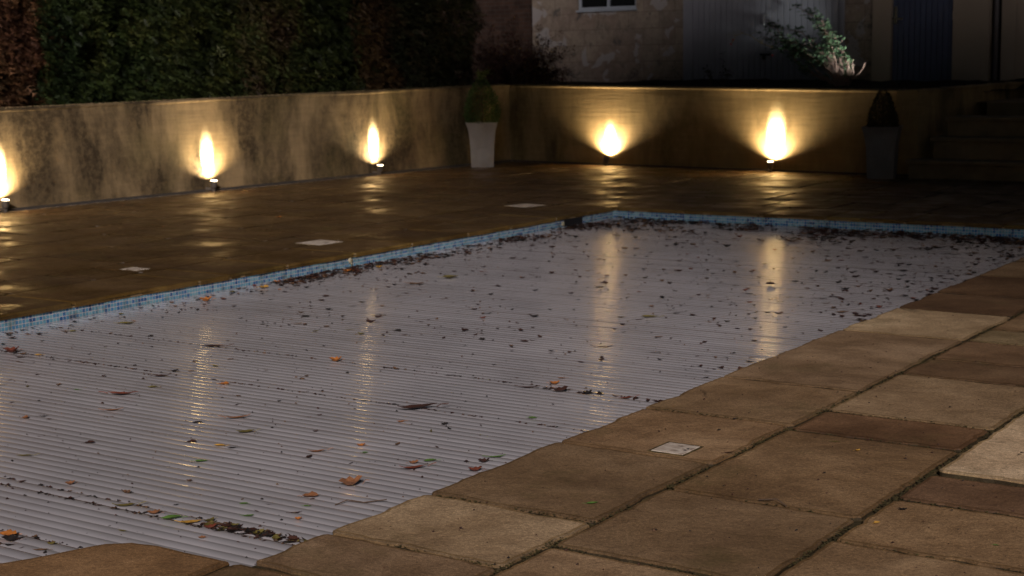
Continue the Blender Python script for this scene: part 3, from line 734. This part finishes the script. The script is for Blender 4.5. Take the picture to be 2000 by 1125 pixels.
for bx in ((-2.30, -2.255, 2.24, 3.2), (-1.125, -1.09, 2.24, 3.2), (-1.70, -1.655, 2.285, 3.155), (-2.255, -1.125, 2.24, 2.285), (-2.255, -1.125, 3.155, 3.2)): wi.box(bx[0], bx[1], .03, .09, bx[2], bx[3], bev=.004)
win = wi.build('window', M_frame, shed, cols=False)
mesh('pane', [(-2.255, .06, 2.285), (-1.70, .06, 2.285), (-1.70, .06, 3.155), (-2.255, .06, 3.155)], [(0, 1, 2, 3)], M_glass, win)
mesh('pane', [(-1.655, .06, 2.285), (-1.125, .06, 2.285), (-1.125, .06, 3.155), (-1.655, .06, 3.155)], [(0, 1, 2, 3)], M_glass, win)
mb = MB(); mb.box(-2.33, -1.06, -.02, .03, 2.205, 2.238, bev=.004); mb.build('sill', M_frame, win, cols=False)
def boards(u0, u1, z0, z1, y, w, rd, gap=.012):
    mb = MB(); u = u0
    while u < u1-.01:
        e = min(u1, u+w); mb.box(u+gap/2, e-gap/2, y+rd.uniform(0, .002), y+.03, z0, z1, bev=.004); u = e
    mb.box(u0, u1, y+.02, y+.05, z0, z1); return mb
rd = random.Random(51)
fr = MB(); fr.box(-.138, .03, -.02, .10, .82, 3.35, bev=.004); fr.box(2.70, 2.768, -.02, .10, .82, 3.35, bev=.004); fr.box(.03, 2.70, -.02, .10, 3.28, 3.35, bev=.004); fr.build('door_frame', M_doorgrey, shed, cols=False)
dr = boards(.035, 1.38, .86, 3.28, .012, .105, rd).build('door', M_doorgrey, shed, cols=False)
dr2 = boards(1.386, 2.695, .86, 3.28, .010, .105, rd).build('door', M_doorgrey, shed, cols=False)
mb = MB(); mb.box(1.30, 1.48, -.02, .008, 1.425, 1.455, bev=.003); mb.box(1.35, 1.39, -.024, .006, 1.36, 1.424, bev=.003); mb.build('latch', M_iron, dr2, cols=False)
mb = MB(); mb.tube([(1.37, -.006, 2.04), (1.37, -.02, 1.96), (1.372, -.01, 1.90)], [.014, .024, .012], 8); mb.box(1.345, 1.44, -.006, .006, 2.045, 2.065, bev=.002); mb.build('hasp', M_galv, dr2, cols=False)

house = empty('rendered_house', FO, TH); tag(house, 'beige rendered house wall with a navy boarded door right of the shed', 'house')
facewall('wall', house, [(3.248, 3.55, .5, 4.4), (3.55, 4.52, 2.95, 4.4), (4.52, 5.06, .5, 4.4)], -.05, .35, M_render2)
facewall('wall', house, [(5.25, 5.46, .5, 4.4)], -.05, .35, M_render2)
facewall('recess', house, [(5.062, 5.248, .5, 4.4)], .10, .2, M_recess_shade)
facewall('recess', house, [(5.462, 7.4, .5, 4.4)], .45, .2, M_recess_shade)
facewall('wall', house, [(7.4, 10.5, .5, 4.4)], -.05, .35, M_render2)
mb = MB(); mb.tube([(5.155, -.0, .5), (5.155, -.0, 4.4)], .034, 10); mb.build('downpipe', plain('grey_pipe', (.14, .13, .14), .5), house, smooth=True, cols=False)
bd = boards(3.56, 4.51, .86, 2.94, -.01, .088, rd).build('door', M_doorblue, house, cols=False)
mb = MB(); mb.box(3.585, 3.635, -.024, -.012, 1.86, 2.12, bev=.004); mb.box(3.60, 3.63, -.075, -.024, 1.925, 1.945, bev=.003); mb.box(3.585, 3.76, -.088, -.070, 1.918, 1.952, bev=.007); mb.build('handle', M_metal, bd, cols=False)
mb = MB(); mb.box(4.495, 4.51, -.016, -.010, 1.9, 2.02); mb.build('hinge', M_galv, bd, cols=False)
mb = MB(); mb.box(3.3, 5.2, -.5, -.06, .5, .845, bev=.01); mb.build('doorstep', M_step, house, cols=False)
bw = empty('brick_wall', FO, TH); tag(bw, 'dark old brick wall between the hedge and the shed', 'wall')
facewall('brickwork', bw, [(-9.5, -3.303, .6, 4.6)], .55, .25, M_brick)

# ================================================================== ROSE and small plants in the bed
def bedpt(px_u, off, z): return FO+Matrix.Rotation(TH, 3, 'Z') @ Vector((px_u, off, z))
def rose():
    b0 = bedpt(3.10, -.75, .97); r = empty('rose_bush', b0, TH); tag(r, 'arching leafy rose bush leaning left in front of the grey doors, lit from its foot', 'rose bush')
    rd = random.Random(61); st_ = MB(); lf = MB(); hp = MB()
    S = [([(0, 0), (-.08, .35), (-.20, .72), (-.42, 1.0), (-.72, 1.17)], 1.2), ([(0, 0), (-.10, .42), (-.22, .62), (-.30, .95), (-.52, 1.08)], 1.3), ([(-.02, 0), (-.30, .30), (-.72, .55), (-1.05, .66), (-1.40, .74)], 1.1),
         ([(-.05, 0), (-.35, .20), (-.62, .42), (-.95, .62), (-1.15, .86), (-1.30, .92)], 1.2), ([(-.05, 0), (-.40, .16), (-.66, .28), (-.90, .52), (-1.22, .58)], 1.3), ([(.02, 0), (-.12, .25), (-.42, .55), (-.72, .78), (-.98, .84)], 1.2),
         ([(.04, 0), (.08, .20), (.02, .40), (-.10, .55), (-.26, .78)], .9), ([(-.10, 0), (-.30, .10), (-.52, .20), (-.66, .24)], .5), ([(0, 0), (-.05, .30), (-.30, .50), (-.60, .62), (-.78, .66), (-1.0, .74)], 1.2),
         ([(-.02, 0), (-.2, .22), (-.45, .36), (-.72, .50), (-.92, .50)], 1.2), ([(.05, 0), (.10, .12), (.06, .30), (-.02, .42)], .4), ([(0, 0), (-.14, .48), (-.24, .80), (-.34, .90)], 1.1)]
    for k, (pl, dens) in enumerate(S):
        y0 = rd.uniform(-.12, .12); pts = [Vector((a, y0*i*.5+rd.gauss(0, .02), b_)) for i, (a, b_) in enumerate(pl)]
        fine = []
        for a, b_ in zip(pts, pts[1:]):
            for j in range(5): fine.append(a.lerp(b_, j/5)+Vector((rd.gauss(0, .006), rd.gauss(0, .006), rd.gauss(0, .006))))
        fine.append(pts[-1]); n = len(fine); st_.tube(fine, [.011*(1-i/n)+.003 for i in range(n)], 5, cap=False)
        for i, p in enumerate(fine):
            if i/n < .28 and k not in (6, 7): continue
            for q in range(int(rd.uniform(3, 8)*dens)):
                d = Vector((rd.gauss(-.2, .8), rd.gauss(-.2, .8), rd.gauss(.1, .7))).normalized(); bp = p+d*rd.uniform(.02, .10)
                st_.tube([p, bp], [.0022, .0012], 3, cap=False)
                g = rd.uniform(.6, 1.35); c = (.07*g, .125*g, .06*g, 1)
                s = d.cross(Vector((0, 0, 1))).normalized()
                for off, dd in ((0, d), (.0, (d*.4+s).normalized()), (0, (d*.4-s).normalized())): leaf_faces(lf, bp+dd*.004, dd, Vector((rd.gauss(0, .5), rd.gauss(0, .5), 1)), rd.uniform(.034, .060), rd.uniform(.022, .034), c)
    # tangle of bare stems at the foot
    for i in range(34):
        a = rd.uniform(-.12, .14); p = Vector((a, rd.uniform(-.1, .1), 0)); pts = [p]; d = Vector((rd.gauss(-.1, .3), rd.gauss(0, .25), 1)).normalized()
        for k in range(6): d = (d+Vector((rd.gauss(-.05, .3), rd.gauss(0, .2), rd.gauss(0, .12)))).normalized(); pts.append(pts[-1]+d*.075)
        st_.tube(pts, [.006, .006, .005, .004, .0035, .003, .002], 4, cap=False)
    # arching flowering shoot, far left, with hips; warm uplight is painted into its colours
    arc = [Vector(p) for p in ((-1.12, -.05, .58), (-1.30, -.06, .64), (-1.48, -.08, .76), (-1.62, -.1, .80), (-1.74, -.1, .76), (-1.80, -.1, .66))]
    st2 = MB(); st2.tube(arc, [.006, .005, .005, .004, .003, .002], 4)
    for p in arc[1:]:
        for q in range(3):
            e = p+Vector((rd.gauss(0, .04), rd.gauss(0, .03), rd.uniform(.02, .07))); st2.tube([p, e], [.003, .002], 3); leaf_faces(lf, e, Vector((rd.gauss(0, 1), 0, .5)), Vector((0, 0, 1)), .03, .02, (.16, .15, .05, 1))
    st2.build('flowering_shoot', plain('warm_lit_stem', (.30, .22, .07), .6), r, cols=False)
    for p in ((-1.82, -.1, .64), (-1.78, -.1, .70), (-1.10, -.08, .46)):
        bm = bmesh.new(); bmesh.ops.create_icosphere(bm, subdivisions=1, radius=.017)
        h = mesh('rose_hip', [q.co+Vector(p) for q in bm.verts], [tuple(w.index for w in g.verts) for g in bm.faces], plain('red_hip', (.35, .03, .03), .4), r, smooth=True); bm.free()
    st_.build('stems', plain('rose_stem', (.30, .19, .15), .7, .3, 20), r, cols=False); lf.build('leaves', M_leafy, r)
rose()
# small ground spotlight at the foot of the rose: the picture shows its cool light on the stems
gs = empty('garden_spotlight', bedpt(4.05, -.86, 1.0), TH); tag(gs, 'small garden spotlight hidden behind the wall at the foot of the rose', 'garden light')
mb = MB(); mb.tube([(.03, 0, -.06), (.03, 0, .015)], .006, 6); mb.build('spike', M_iron, gs, cols=False)
mb = MB(); mb.tube([(.06, -.02, -.005), (.0, .01, .03)], [.022, .028], 12); mb.build('lamp_body', M_iron, gs, cols=False)
spot('beam', gs, (-.01, .015, .045), (-1, .10, .52), 46, .9, 170, (.93, .97, .95), .02)
def weed(u, off, h, n, label, seed):
    rd = random.Random(seed); b0 = bedpt(u, off, 1.0); r = empty('bed_plant', b0, TH); tag(r, label, 'plant', 'small plants in the far bed'); st_ = MB(); lf = MB()
    for i in range(n):
        tip = Vector((rd.gauss(0, .09), rd.gauss(0, .05), h*rd.uniform(.6, 1))); st_.tube([(rd.gauss(0, .02), 0, -.02), tip*.5+Vector((rd.gauss(0, .02), 0, 0)), tip], [.004, .003, .002], 4)
        for q in range(5): leaf_faces(lf, tip*rd.uniform(.5, 1), Vector((rd.gauss(0, 1), rd.gauss(0, .6), rd.gauss(-.1, .5))), Vector((0, 0, 1)), rd.uniform(.05, .10), .035, (.05, .045, .02, 1))
    st_.build('stem', M_bark, r, cols=False); lf.build('leaves', M_leafy, r)
weed(1.13, -1.2, .32, 5, 'small withered plant behind the wall below the door latch, left of its twin', 71)
weed(1.42, -1.3, .26, 5, 'small withered plant behind the wall below the door latch, right of its twin', 72)
weed(1.22, -1.0, .60, 1, 'single thin stalk with a pale tip in front of the grey doors', 73)

# ================================================================== unseen tree added behind the camera, its crown shaped to shade the far end
def big_tree():
    r = empty('added_shade_tree', (7.7, -3.8, -.2)); tag(r, 'unseen leafy tree added so that its broad crown shades the far end', 'tree')
    rd = random.Random(91); lf = MB(); C0 = Vector((0, 0, 12.6))
    for i in range(21000):
        d = Vector((rd.gauss(0, 1), rd.gauss(0, 1), rd.gauss(0, 1))).normalized(); q = rd.random()**.5
        k = 1+.25*noise.noise(d*2.2)
        p = C0+Vector((d.x*8.2*q*k, d.y*3.6*q*k, d.z*5.2*q*k+2.1)); a = Vector((rd.gauss(0, 1), rd.gauss(0, 1), rd.gauss(0, 1))).normalized(); b_ = a.cross(Vector((rd.gauss(0, 1), rd.gauss(0, 1), .3))).normalized()
        L = rd.uniform(.18, .30); g = rd.uniform(.6, 1.4)
        lf.add([p-a*L, p+b_*L*.5, p+a*L, p-b_*L*.5], [(0, 1, 2, 3)], (.05*g, .08*g, .03*g, 1))
    lf.build('crown', M_leafy, r)
    tr = MB(); tr.tube([(0, 0, -1), (.1, .1, 3), (-.1, .2, 7), (0, 0, 11)], [.42, .34, .26, .14], 12)
    for i in range(20):
        z = rd.uniform(5.5, 10.5); th = rd.random()*6.28; tr.tube([(0, 0.1, z), (math.cos(th)*2, math.sin(th)*1.6, z+1.3), (math.cos(th)*4.6, math.sin(th)*3.3, z+2.2)], [.13, .08, .03], 6)
    tr.build('trunk', M_bark, r, cols=False)
big_tree()

# ================================================================== FALLEN LEAVES
LCOL = {'redbrown': (.15, .040, .022), 'darkbrown': (.045, .018, .012), 'rust': (.24, .105, .045), 'orange': (.42, .15, .03), 'black': (.018, .014, .012), 'olive': (.14, .115, .03), 'green': (.08, .16, .03), 'yellow': (.48, .27, .05), 'brown': (.13, .07, .035)}
def leaf_geo(kind, seed, c, mb=None, M=None):
    """curled leaf blade with thickness of a fold, plus stalk; length 1 along X"""
    rd = random.Random(seed); mb = mb or MB(); n = 7
    Wd = {'long': .22, 'oval': .40, 'broad': .68}[kind]*rd.uniform(.85, 1.15); curl = rd.uniform(.05, .16)*(1.6 if kind == 'broad' else 1); fold = rd.uniform(.15, .6); tw = rd.uniform(-.5, .5)
    v = []; f = []
    for i in range(n):
        t = i/(n-1); x = t-.5; w = Wd/2*max(.03, math.sin(math.pi*min(1, t*1.02))**(.8 if kind != 'long' else 1.1))*(1+(.28*((i % 2)*2-1) if kind == 'broad' else .05)*rd.random())
        zc = curl*(2*x)**2*rd.uniform(.7, 1.2)+.03; by = .05*math.sin(t*4+seed)
        for s in (-1, -.5, 0, .5, 1):
            a = tw*x; y = by+w*s*math.cos(a); z = zc+w*abs(s)*fold+w*s*math.sin(a)+.02*rd.random()
            v.append(Vector((x, y, max(.004, z))))
    for i in range(n-1):
        for k in range(4): a = i*5+k; f.append((a, a+5, a+6, a+1))
    k0 = len(v); sz = .012
    sp_ = [Vector((-.48, .0, .05)), Vector((-.62, .03*rd.uniform(-1, 1), .06+curl*.5)), Vector((-.78, .07*rd.uniform(-1, 1), .05+curl*rd.random()))]
    for p in sp_: v += [p+Vector((0, sz, 0)), p-Vector((0, sz, 0)), p+Vector((0, 0, sz*1.6))]
    for i in range(2):
        for k in range(3): f.append((k0+i*3+k, k0+i*3+(k+1) % 3, k0+(i+1)*3+(k+1) % 3, k0+(i+1)*3+k))
    if M: v = [M @ p for p in v]
    mb.add(v, f, (*c, 1)); return mb
LM = {}
def leaf_obj(kind, col, seed):
    k = (kind, col, seed % 3)
    if k not in LM:
        o = leaf_geo(kind, seed % 3+len(kind)*7, LCOL[col]).build('fallen_leaf', M_litter); LM[k] = o.data; bpy.data.objects.remove(o)
    o = bpy.data.objects.new('fallen_leaf', LM[k]); COL.objects.link(o); return o
COVZ = -.1045
rd = random.Random(81); VIEW = R_(34)
COVER_LEAVES=[
(-5.784,5.152,0.14,'long','redbrown','long red-brown leaf with curled tip at the left of the pool cover'),
(-4.324,5.597,0.177,'long','darkbrown','largest dark curled leaf with raised stalk near the middle of the cover'),
(-4.932,5.061,0.106,'long','rust','narrow rust leaf with thin stalk right of the reflected light streak'),
(-6.294,6.292,0.136,'long','darkbrown','dark ragged leaf crossing the second reflected light streak from left'),
(-5.419,6.313,0.068,'broad','orange','orange folded leaf on the upper joint line of the cover'),
(-5.519,5.576,0.047,'broad','orange','small orange leaf just below the lower joint line of the cover'),
(-5.981,5.686,0.04,'broad','black','small black leaf left of the reflected streak near the joint line'),
(-5.944,5.557,0.092,'long','darkbrown','flat brown leaf lying along the joint line at left'),
(-4.715,4.882,0.081,'oval','olive','olive leaf with pointed ends below the narrow rust leaf'),
(-4.522,4.419,0.051,'oval','green','green leaf with reddish back beside the reflected streak'),
(-5.029,4.902,0.043,'oval','black','small black diamond shaped leaf beside the second reflected streak'),
(-4.788,4.629,0.04,'broad','darkbrown','small crumpled dark leaf on the second reflected streak'),
(-4.638,4.644,0.052,'oval','yellow','small straw yellow leaf near the green leaf'),
(-4.568,4.644,0.043,'long','black','thin black curled leaf right of the straw yellow leaf'),
(-4.216,4.779,0.077,'long','rust','slim orange brown leaf lying flat left of the third streak'),
(-4.12,4.943,0.039,'broad','orange','orange leaf standing upright beside the third reflected streak'),
(-4.034,4.865,0.026,'oval','green','little green leaf under the upright orange leaf'),
(-4.25,5.381,0.039,'oval','orange','small orange oval leaf below the largest dark leaf'),
(-4.046,5.43,0.031,'broad','black','small black leaf right of the orange oval leaf'),
(-3.717,4.887,0.052,'oval','green','bright green leaf near the coping beside red leaves'),
(-3.707,4.766,0.113,'long','redbrown','long red-brown leaf lying beneath the bright green leaf'),
(-3.755,4.828,0.042,'broad','rust','crumpled rust leaf touching the long red-brown leaf'),
(-3.522,4.982,0.045,'broad','darkbrown','dark leaf crossed by a green stalk next to the coping'),
(-3.523,5.075,0.07,'long','green','narrow green leaf on a long stalk next to the coping'),
(-3.475,4.856,0.052,'broad','redbrown','ragged red leaf against the edge of the coping'),
(-3.759,4.442,0.086,'broad','rust','curled brown leaf with one lifted end near the coping'),
(-3.789,4.246,0.058,'broad','rust','mottled red and green leaf near the bottom of the cover'),
(-3.723,4.154,0.028,'oval','green','small dark green leaf under the mottled leaf'),
(-3.942,4.055,0.031,'oval','green','short green leaf in the lower middle of the cover'),
(-3.823,3.953,0.037,'oval','green','green leaf on the cover above the debris filled joint'),
(-3.702,4.069,0.041,'long','darkbrown','slim dark leaf right of the short green leaves'),
(-3.64,4.011,0.026,'broad','orange','small orange brown leaf near the nearest corner of the cover'),
(-4.137,6.254,0.09,'long','darkbrown','flat dark leaf in the middle of the cover above the orange one'),
(-4.085,6.394,0.051,'broad','orange','small orange leaf between the flat dark leaf and fourth streak'),
(-3.774,5.722,0.043,'oval','green','small light green leaf below the middle joint line'),
(-4.365,7.345,0.094,'long','darkbrown','thin dark leaf lying across the fourth reflected streak'),
(-3.959,6.247,0.078,'broad','darkbrown','ragged brown leaf on the joint line left of fourth streak'),
(-3.826,6.282,0.044,'broad','black','black crumpled leaf on the joint line beside fourth streak'),
(-3.618,6.282,0.086,'long','redbrown','reddish leaf stuck in the joint line near the coping'),
(-4.62,8.328,0.106,'oval','olive','olive leaf between the two long bright streaks'),
(-6.741,9.164,0.113,'oval','olive','olive brown leaf on the upper middle of the cover'),
(-6.776,8.798,0.111,'oval','brown','brown serrated leaf left of the olive brown one'),
(-7.355,6.612,0.092,'oval','olive','dark olive leaf near the tiled edge at left'),
(-7.569,7.51,0.085,'broad','orange','bright orange leaf against the tiled edge'),
(-7.643,8.156,0.075,'broad','yellow','yellow leaf by the tiled edge beyond the bright orange leaf'),
(-7.59,9.39,0.056,'broad','yellow','small yellow leaf by the tiled edge near the pool middle'),
(-7.643,9.074,0.063,'broad','orange','amber leaf by the tiled edge below the pale fitting'),
(-7.869,6.252,0.072,'broad','rust','rust leaf leaning on the tiles at the left edge of view'),
(-6.08,5.122,0.029,'oval','green','tiny green leaf at the left of the cover'),
(-4.711,3.909,0.036,'broad','rust','small reddish leaf left of the bottom debris filled joint'),
(-4.299,3.813,0.087,'long','olive','long green and brown leaf at the left of the debris filled joint'),
(-4.131,3.792,0.045,'broad','rust','crumpled brown leaf sitting in the debris filled joint'),
(-4.029,3.78,0.066,'oval','green','dark green leaf in the debris filled joint'),
(-3.938,3.784,0.069,'oval','yellow','yellow brown leaf in the debris filled joint beside the green one'),
(-3.831,3.77,0.047,'broad','redbrown','dark red leaf in the debris filled joint right of the yellow brown one'),
(-4.315,3.313,0.061,'broad','black','large black leaf at the bottom left corner of the cover'),
(-4.376,3.35,0.065,'broad','orange','orange brown leaf piled on the large black leaf'),
(-4.166,3.362,0.031,'broad','olive','small brownish leaf next to the stone with curved edge'),
(-4.142,3.299,0.052,'long','brown','thin curled leaf near the curved stone at bottom left'),
(-3.779,3.679,0.025,'broad','rust','tan leaf on the slats above the bottom corner of the pool'),
(-5.219,4.11,0.074,'long','olive','green leaf with dark tip at far left of the cover'),
(-7.201,5.619,0.089,'broad','redbrown','reddish clump of leaf at the left end of the joint line'),
(-7.04,5.552,0.07,'long','darkbrown','long black leaf just under the left joint line'),
(-7.0,5.642,0.047,'oval','yellow','dull yellow leaf at the left joint line'),
(-5.782,5.345,0.051,'oval','olive','pale olive leaf above the long red-brown leaf'),
(-5.554,4.886,0.083,'long','rust','narrow tan leaf below the long red-brown leaf'),
(-5.75,4.642,0.048,'long','black','thin black leaf at the left below the tan one'),
(-7.436,6.259,0.051,'oval','olive','small green yellow leaf by the tiles at left'),
]
DECK_LEAVES=[
(-2.664,4.396,0.048,'oval','green','green leaf lying on the coping slab near the joint'),
(-2.339,4.241,0.022,'broad','black','dark crumpled leaf and stalk on the slab in the foreground'),
(-2.169,5.512,0.026,'broad','yellow','small yellow leaf standing on the slab beside the light slab'),
(-2.292,5.597,0.043,'long','olive','dull green leaf on the slab near the small yellow one'),
(-1.769,4.669,0.029,'broad','yellow','folded yellow leaf beside the crossing joints'),
(-1.751,4.852,0.033,'broad','black','blackish green leaf above the folded yellow leaf'),
(-1.379,4.636,0.022,'oval','green','small green leaf at the right of the foreground slabs'),
(-1.611,5.705,0.019,'broad','black','dark leaf on the pale raised slab at the right edge'),
(-1.597,5.482,0.024,'long','black','thin dark leaf on the pale raised slab'),
(-2.794,5.746,0.023,'broad','black','black leaf scrap on the coping above the square lid'),
(-2.765,5.547,0.022,'broad','black','black leaf scrap on the coping beside the square lid'),
(-2.572,5.243,0.05,'long','darkbrown','thin dark leaf outline right of the square lid'),
(-2.15,5.15,0.016,'broad','black','tiny black leaf scrap in the middle of a slab'),
(-10.25,11.189,0.06,'broad','orange','orange leaf on the wet paving below the left wall'),
]

taken = []
for i, (x, y, L, kind, col, lab) in enumerate(COVER_LEAVES):
    o = leaf_obj(kind, col, i); o.location = (x, y, COVZ); k = L*rd.uniform(1.0, 1.12); o.scale = (k, k*1.15, k*1.25); o.rotation_euler = (0, 0, VIEW+rd.uniform(-.3, .3)+(math.pi if rd.random() < .5 else 0)); taken.append((x, y))
    tag(o, lab, 'leaf', 'fallen leaves on the pool cover')
for i, (x, y, L, kind, col, lab) in enumerate(DECK_LEAVES):
    o = leaf_obj(kind, col, i+1); o.location = (x, y, .021 if 'pale raised' in lab else .001); k = L*.9; o.scale = (k, k, k); o.rotation_euler = (0, 0, VIEW+rd.uniform(-.6, .6)); tag(o, lab, 'leaf', 'fallen leaves on the paving')
def rand_leaf(zone):
    if zone == 'far': return rd.uniform(X0+.05, X1-.05), 13.33-abs(rd.gauss(0, .55))
    if zone == 'left': return X0+.06+abs(rd.gauss(0, .16)), rd.uniform(4.5, 13.2)
    if zone == 'right': return X1-.02-abs(rd.gauss(0, .55)), rd.uniform(8.8, 13.2)
    if zone == 'mid': return rd.uniform(X0+.1, X1-.02), rd.uniform(7, 13.2)
    return rd.uniform(X0+.1, X1-.02), rd.uniform(3.4, 7.5)
ZN = {'near': (75, 'small dark leaf scattered over the near half of the white pool cover', ('darkbrown', 'darkbrown', 'black', 'brown', 'olive', 'rust'), (.022, .052)),
      'mid': (110, 'dark leaf scattered over the far half of the white pool cover', ('darkbrown', 'darkbrown', 'black', 'brown', 'redbrown'), (.025, .06)),
      'left': (50, 'brown leaf in the drift along the tiled left edge of the pool', ('brown', 'rust', 'orange', 'darkbrown', 'redbrown', 'darkbrown', 'olive'), (.03, .06)),
      'far': (35, 'dark brown leaf in the drift along the far end of the pool', ('darkbrown', 'black', 'brown', 'redbrown'), (.03, .07))}
for zone, (n, lab, cols, (a, b_)) in ZN.items():
    for i in range(n):
        x, y = rand_leaf(zone); c = rd.choice(cols)
        if zone == 'left' and y > 9.5: c = rd.choice(('darkbrown', 'redbrown', 'black'))
        o = leaf_obj(rd.choice(('long', 'oval', 'broad')), c, i); s = rd.uniform(a, b_)
        o.location = (x, y, COVZ); o.scale = (s, s, s); o.rotation_euler = (0, 0, rd.random()*6.28); tag(o, lab, 'leaf', 'loose leaves: '+lab)
mb = MB()
def drop(x, y, z, s, c):
    k = rd.uniform(.6, 1.3); c = tuple(q*k for q in LCOL[c])
    M = Matrix.Translation((x, y, z)) @ Matrix.Rotation(rd.random()*6.28, 4, 'Z') @ Matrix.Scale(s, 4)
    if s > .02: leaf_geo(rd.choice(('long', 'oval', 'broad')), rd.randrange(999), c, mb, M)
    else:
        v = [M @ Vector(p) for p in ((-.5, 0, .1), (0, -.3, .2), (.5, 0, .15), (0, .3, .1), (0, 0, .45))]; mb.add(v, [(0, 1, 4), (1, 2, 4), (2, 3, 4), (3, 0, 4)], (*c, 1))
dk = ('darkbrown', 'black', 'brown', 'darkbrown', 'darkbrown', 'black')
for i in range(2500):
    x, y = rand_leaf('far')
    if noise.noise(Vector((x*1.6, y*2.5, 3)))+rd.gauss(0, .15)+max(0, .35-(13.33-y)) > .02: drop(x, y, COVZ+rd.random()*.008, rd.uniform(.025, .08), rd.choice(dk))
for i in range(1500):
    y = rd.uniform(8.3, 13.2); x = X0+.05+abs(rd.gauss(0, .13+.10*(y-8)/5))
    if noise.noise(Vector((x*2, y*2.2, 8)))+rd.gauss(0, .15) > -.02: drop(x, y, COVZ+rd.random()*.006, rd.uniform(.025, .065), rd.choice(dk))
for i in range(260): drop(*rand_leaf('left'), COVZ, rd.uniform(.02, .05), rd.choice(dk))
for i in range(200): x, y = rand_leaf('left'); drop(x, max(y, 8)+rd.random()*2 if y < 10 else y, COVZ, rd.uniform(.02, .05), rd.choice(dk)) if y < 11.3 else drop(x, y, COVZ, .04, 'darkbrown')
for i in range(320): drop(*rand_leaf('right'), COVZ, rd.uniform(.022, .07), rd.choice(dk))
for i in range(1100): drop(*rand_leaf('mid'), COVZ, min(.09, .012+abs(rd.gauss(0, .022))), rd.choice(dk))
for i in range(260): drop(*rand_leaf('near'), COVZ, rd.uniform(.010, .028), rd.choice(dk))
for i in range(700): drop(*rand_leaf('near'), COVZ, rd.uniform(.004, .012), rd.choice(dk))
for i in range(150): drop(rd.uniform(-3.9, X1-.05), 3.81+rd.gauss(0, .016), COVZ+.002, rd.uniform(.018, .05), rd.choice(('darkbrown', 'black', 'black', 'olive', 'darkbrown', 'brown')))
for g in (6.316, 5.632, 3.843, 3.774, 3.387, 3.29):
    for i in range(170): drop(rd.uniform(X0+.1, X1-.05), g+rd.gauss(0, .006), COVZ, rd.uniform(.006, .028), rd.choice(dk))
for i in range(60): x = rd.choice((rd.uniform(-4.1, X1), rd.uniform(-7.8, -6.2))); drop(x, (6.3 if x > -5 else 5.63)+rd.gauss(0, .01), COVZ, rd.uniform(.015, .045), rd.choice(dk))
tag(mb.build('leaf_litter', M_litter), 'fine dark leaf litter drifted and scattered over the pool cover', 'leaf litter', kind='stuff')
mb = MB()
for i in range(420):
    if rd.random() < .4: x, y = rd.uniform(-13.1, -8.6), rd.uniform(7, 17.8)
    else: x, y = rd.uniform(-11.8, -4), rd.uniform(14, 17.9)
    drop(x, y, .001, rd.uniform(.006, .03), rd.choice(('darkbrown', 'brown', 'black', 'rust')))
for i in range(800): x = rd.uniform(-3.2, -1.15); drop(x, rd.uniform(3.2, 9), .001, .003+abs(rd.gauss(0, .005)), rd.choice(dk))
for i in range(200): drop(rd.uniform(-9.2, -8.0), 16.6+rd.gauss(0, .25), .002, rd.uniform(.01, .03), rd.choice(dk))
tag(mb.build('paving_litter', M_litter), 'specks of leaf and grit scattered over the paving', 'leaf litter', kind='stuff')
# moss along the joints of the near slabs
mb = MB()
def moss(x0, y0, x1, y1, n, w=.008):
    for i in range(n):
        t = rd.random(); k = rd.uniform(.4, 1.4)
        if noise.noise(Vector(((x0+(x1-x0)*t)*4, (y0+(y1-y0)*t)*4, 5))) < -.12: continue
        p = (x0+(x1-x0)*t+rd.gauss(0, w), y0+(y1-y0)*t+rd.gauss(0, w), rd.uniform(-.009, .0005)); pebble(mb, p, rd.uniform(.002, .006), (.05*k, .04*k, .010*k, 1))
for Y_ in (3.70, 4.23, 5.78): moss(-3.2, Y_, -2.56, Y_, 120, .003)
moss(-2.55, 3.3, -2.55, 9.5, 2200, .009); moss(-1.835, 3.6, -1.835, 5.35, 700, .010); moss(-1.835, 5.35, -1.835, 6.6, 150, .003)
for Y_ in (3.95, 4.70, 5.71, 6.10, 6.97, 7.94, 8.33): moss(-2.54, Y_, -1.84, Y_, 130, .004)
for Y_ in (4.44, 4.98): moss(-1.83, Y_, -1.2, Y_, 130, .004)
tag(mb.build('moss', M_gravel), 'olive moss and grit filling the joints of the near paving slabs', 'moss', kind='stuff')
def twig(pts, lab, z):
    c = Vector((pts[0][0], pts[0][1], z)); mb = MB(); mb.tube([Vector((*p, .004+.01*i % .02)) - Vector((c.x, c.y, 0)) for i, p in enumerate(pts)], [.0022]*len(pts), 4); o = mb.build('twig', M_bark, cols=False); o.location = c; tag(o, lab, 'twig')
twig([(-3.64, 4.21), (-3.62, 4.26), (-3.57, 4.29), (-3.50, 4.335)], 'thin curved twig on the pool cover near its right edge', COVZ)
twig([(-2.20, 4.71), (-2.14, 4.72), (-2.09, 4.69)], 'thin dark twig across a joint of the foreground slabs', .001)
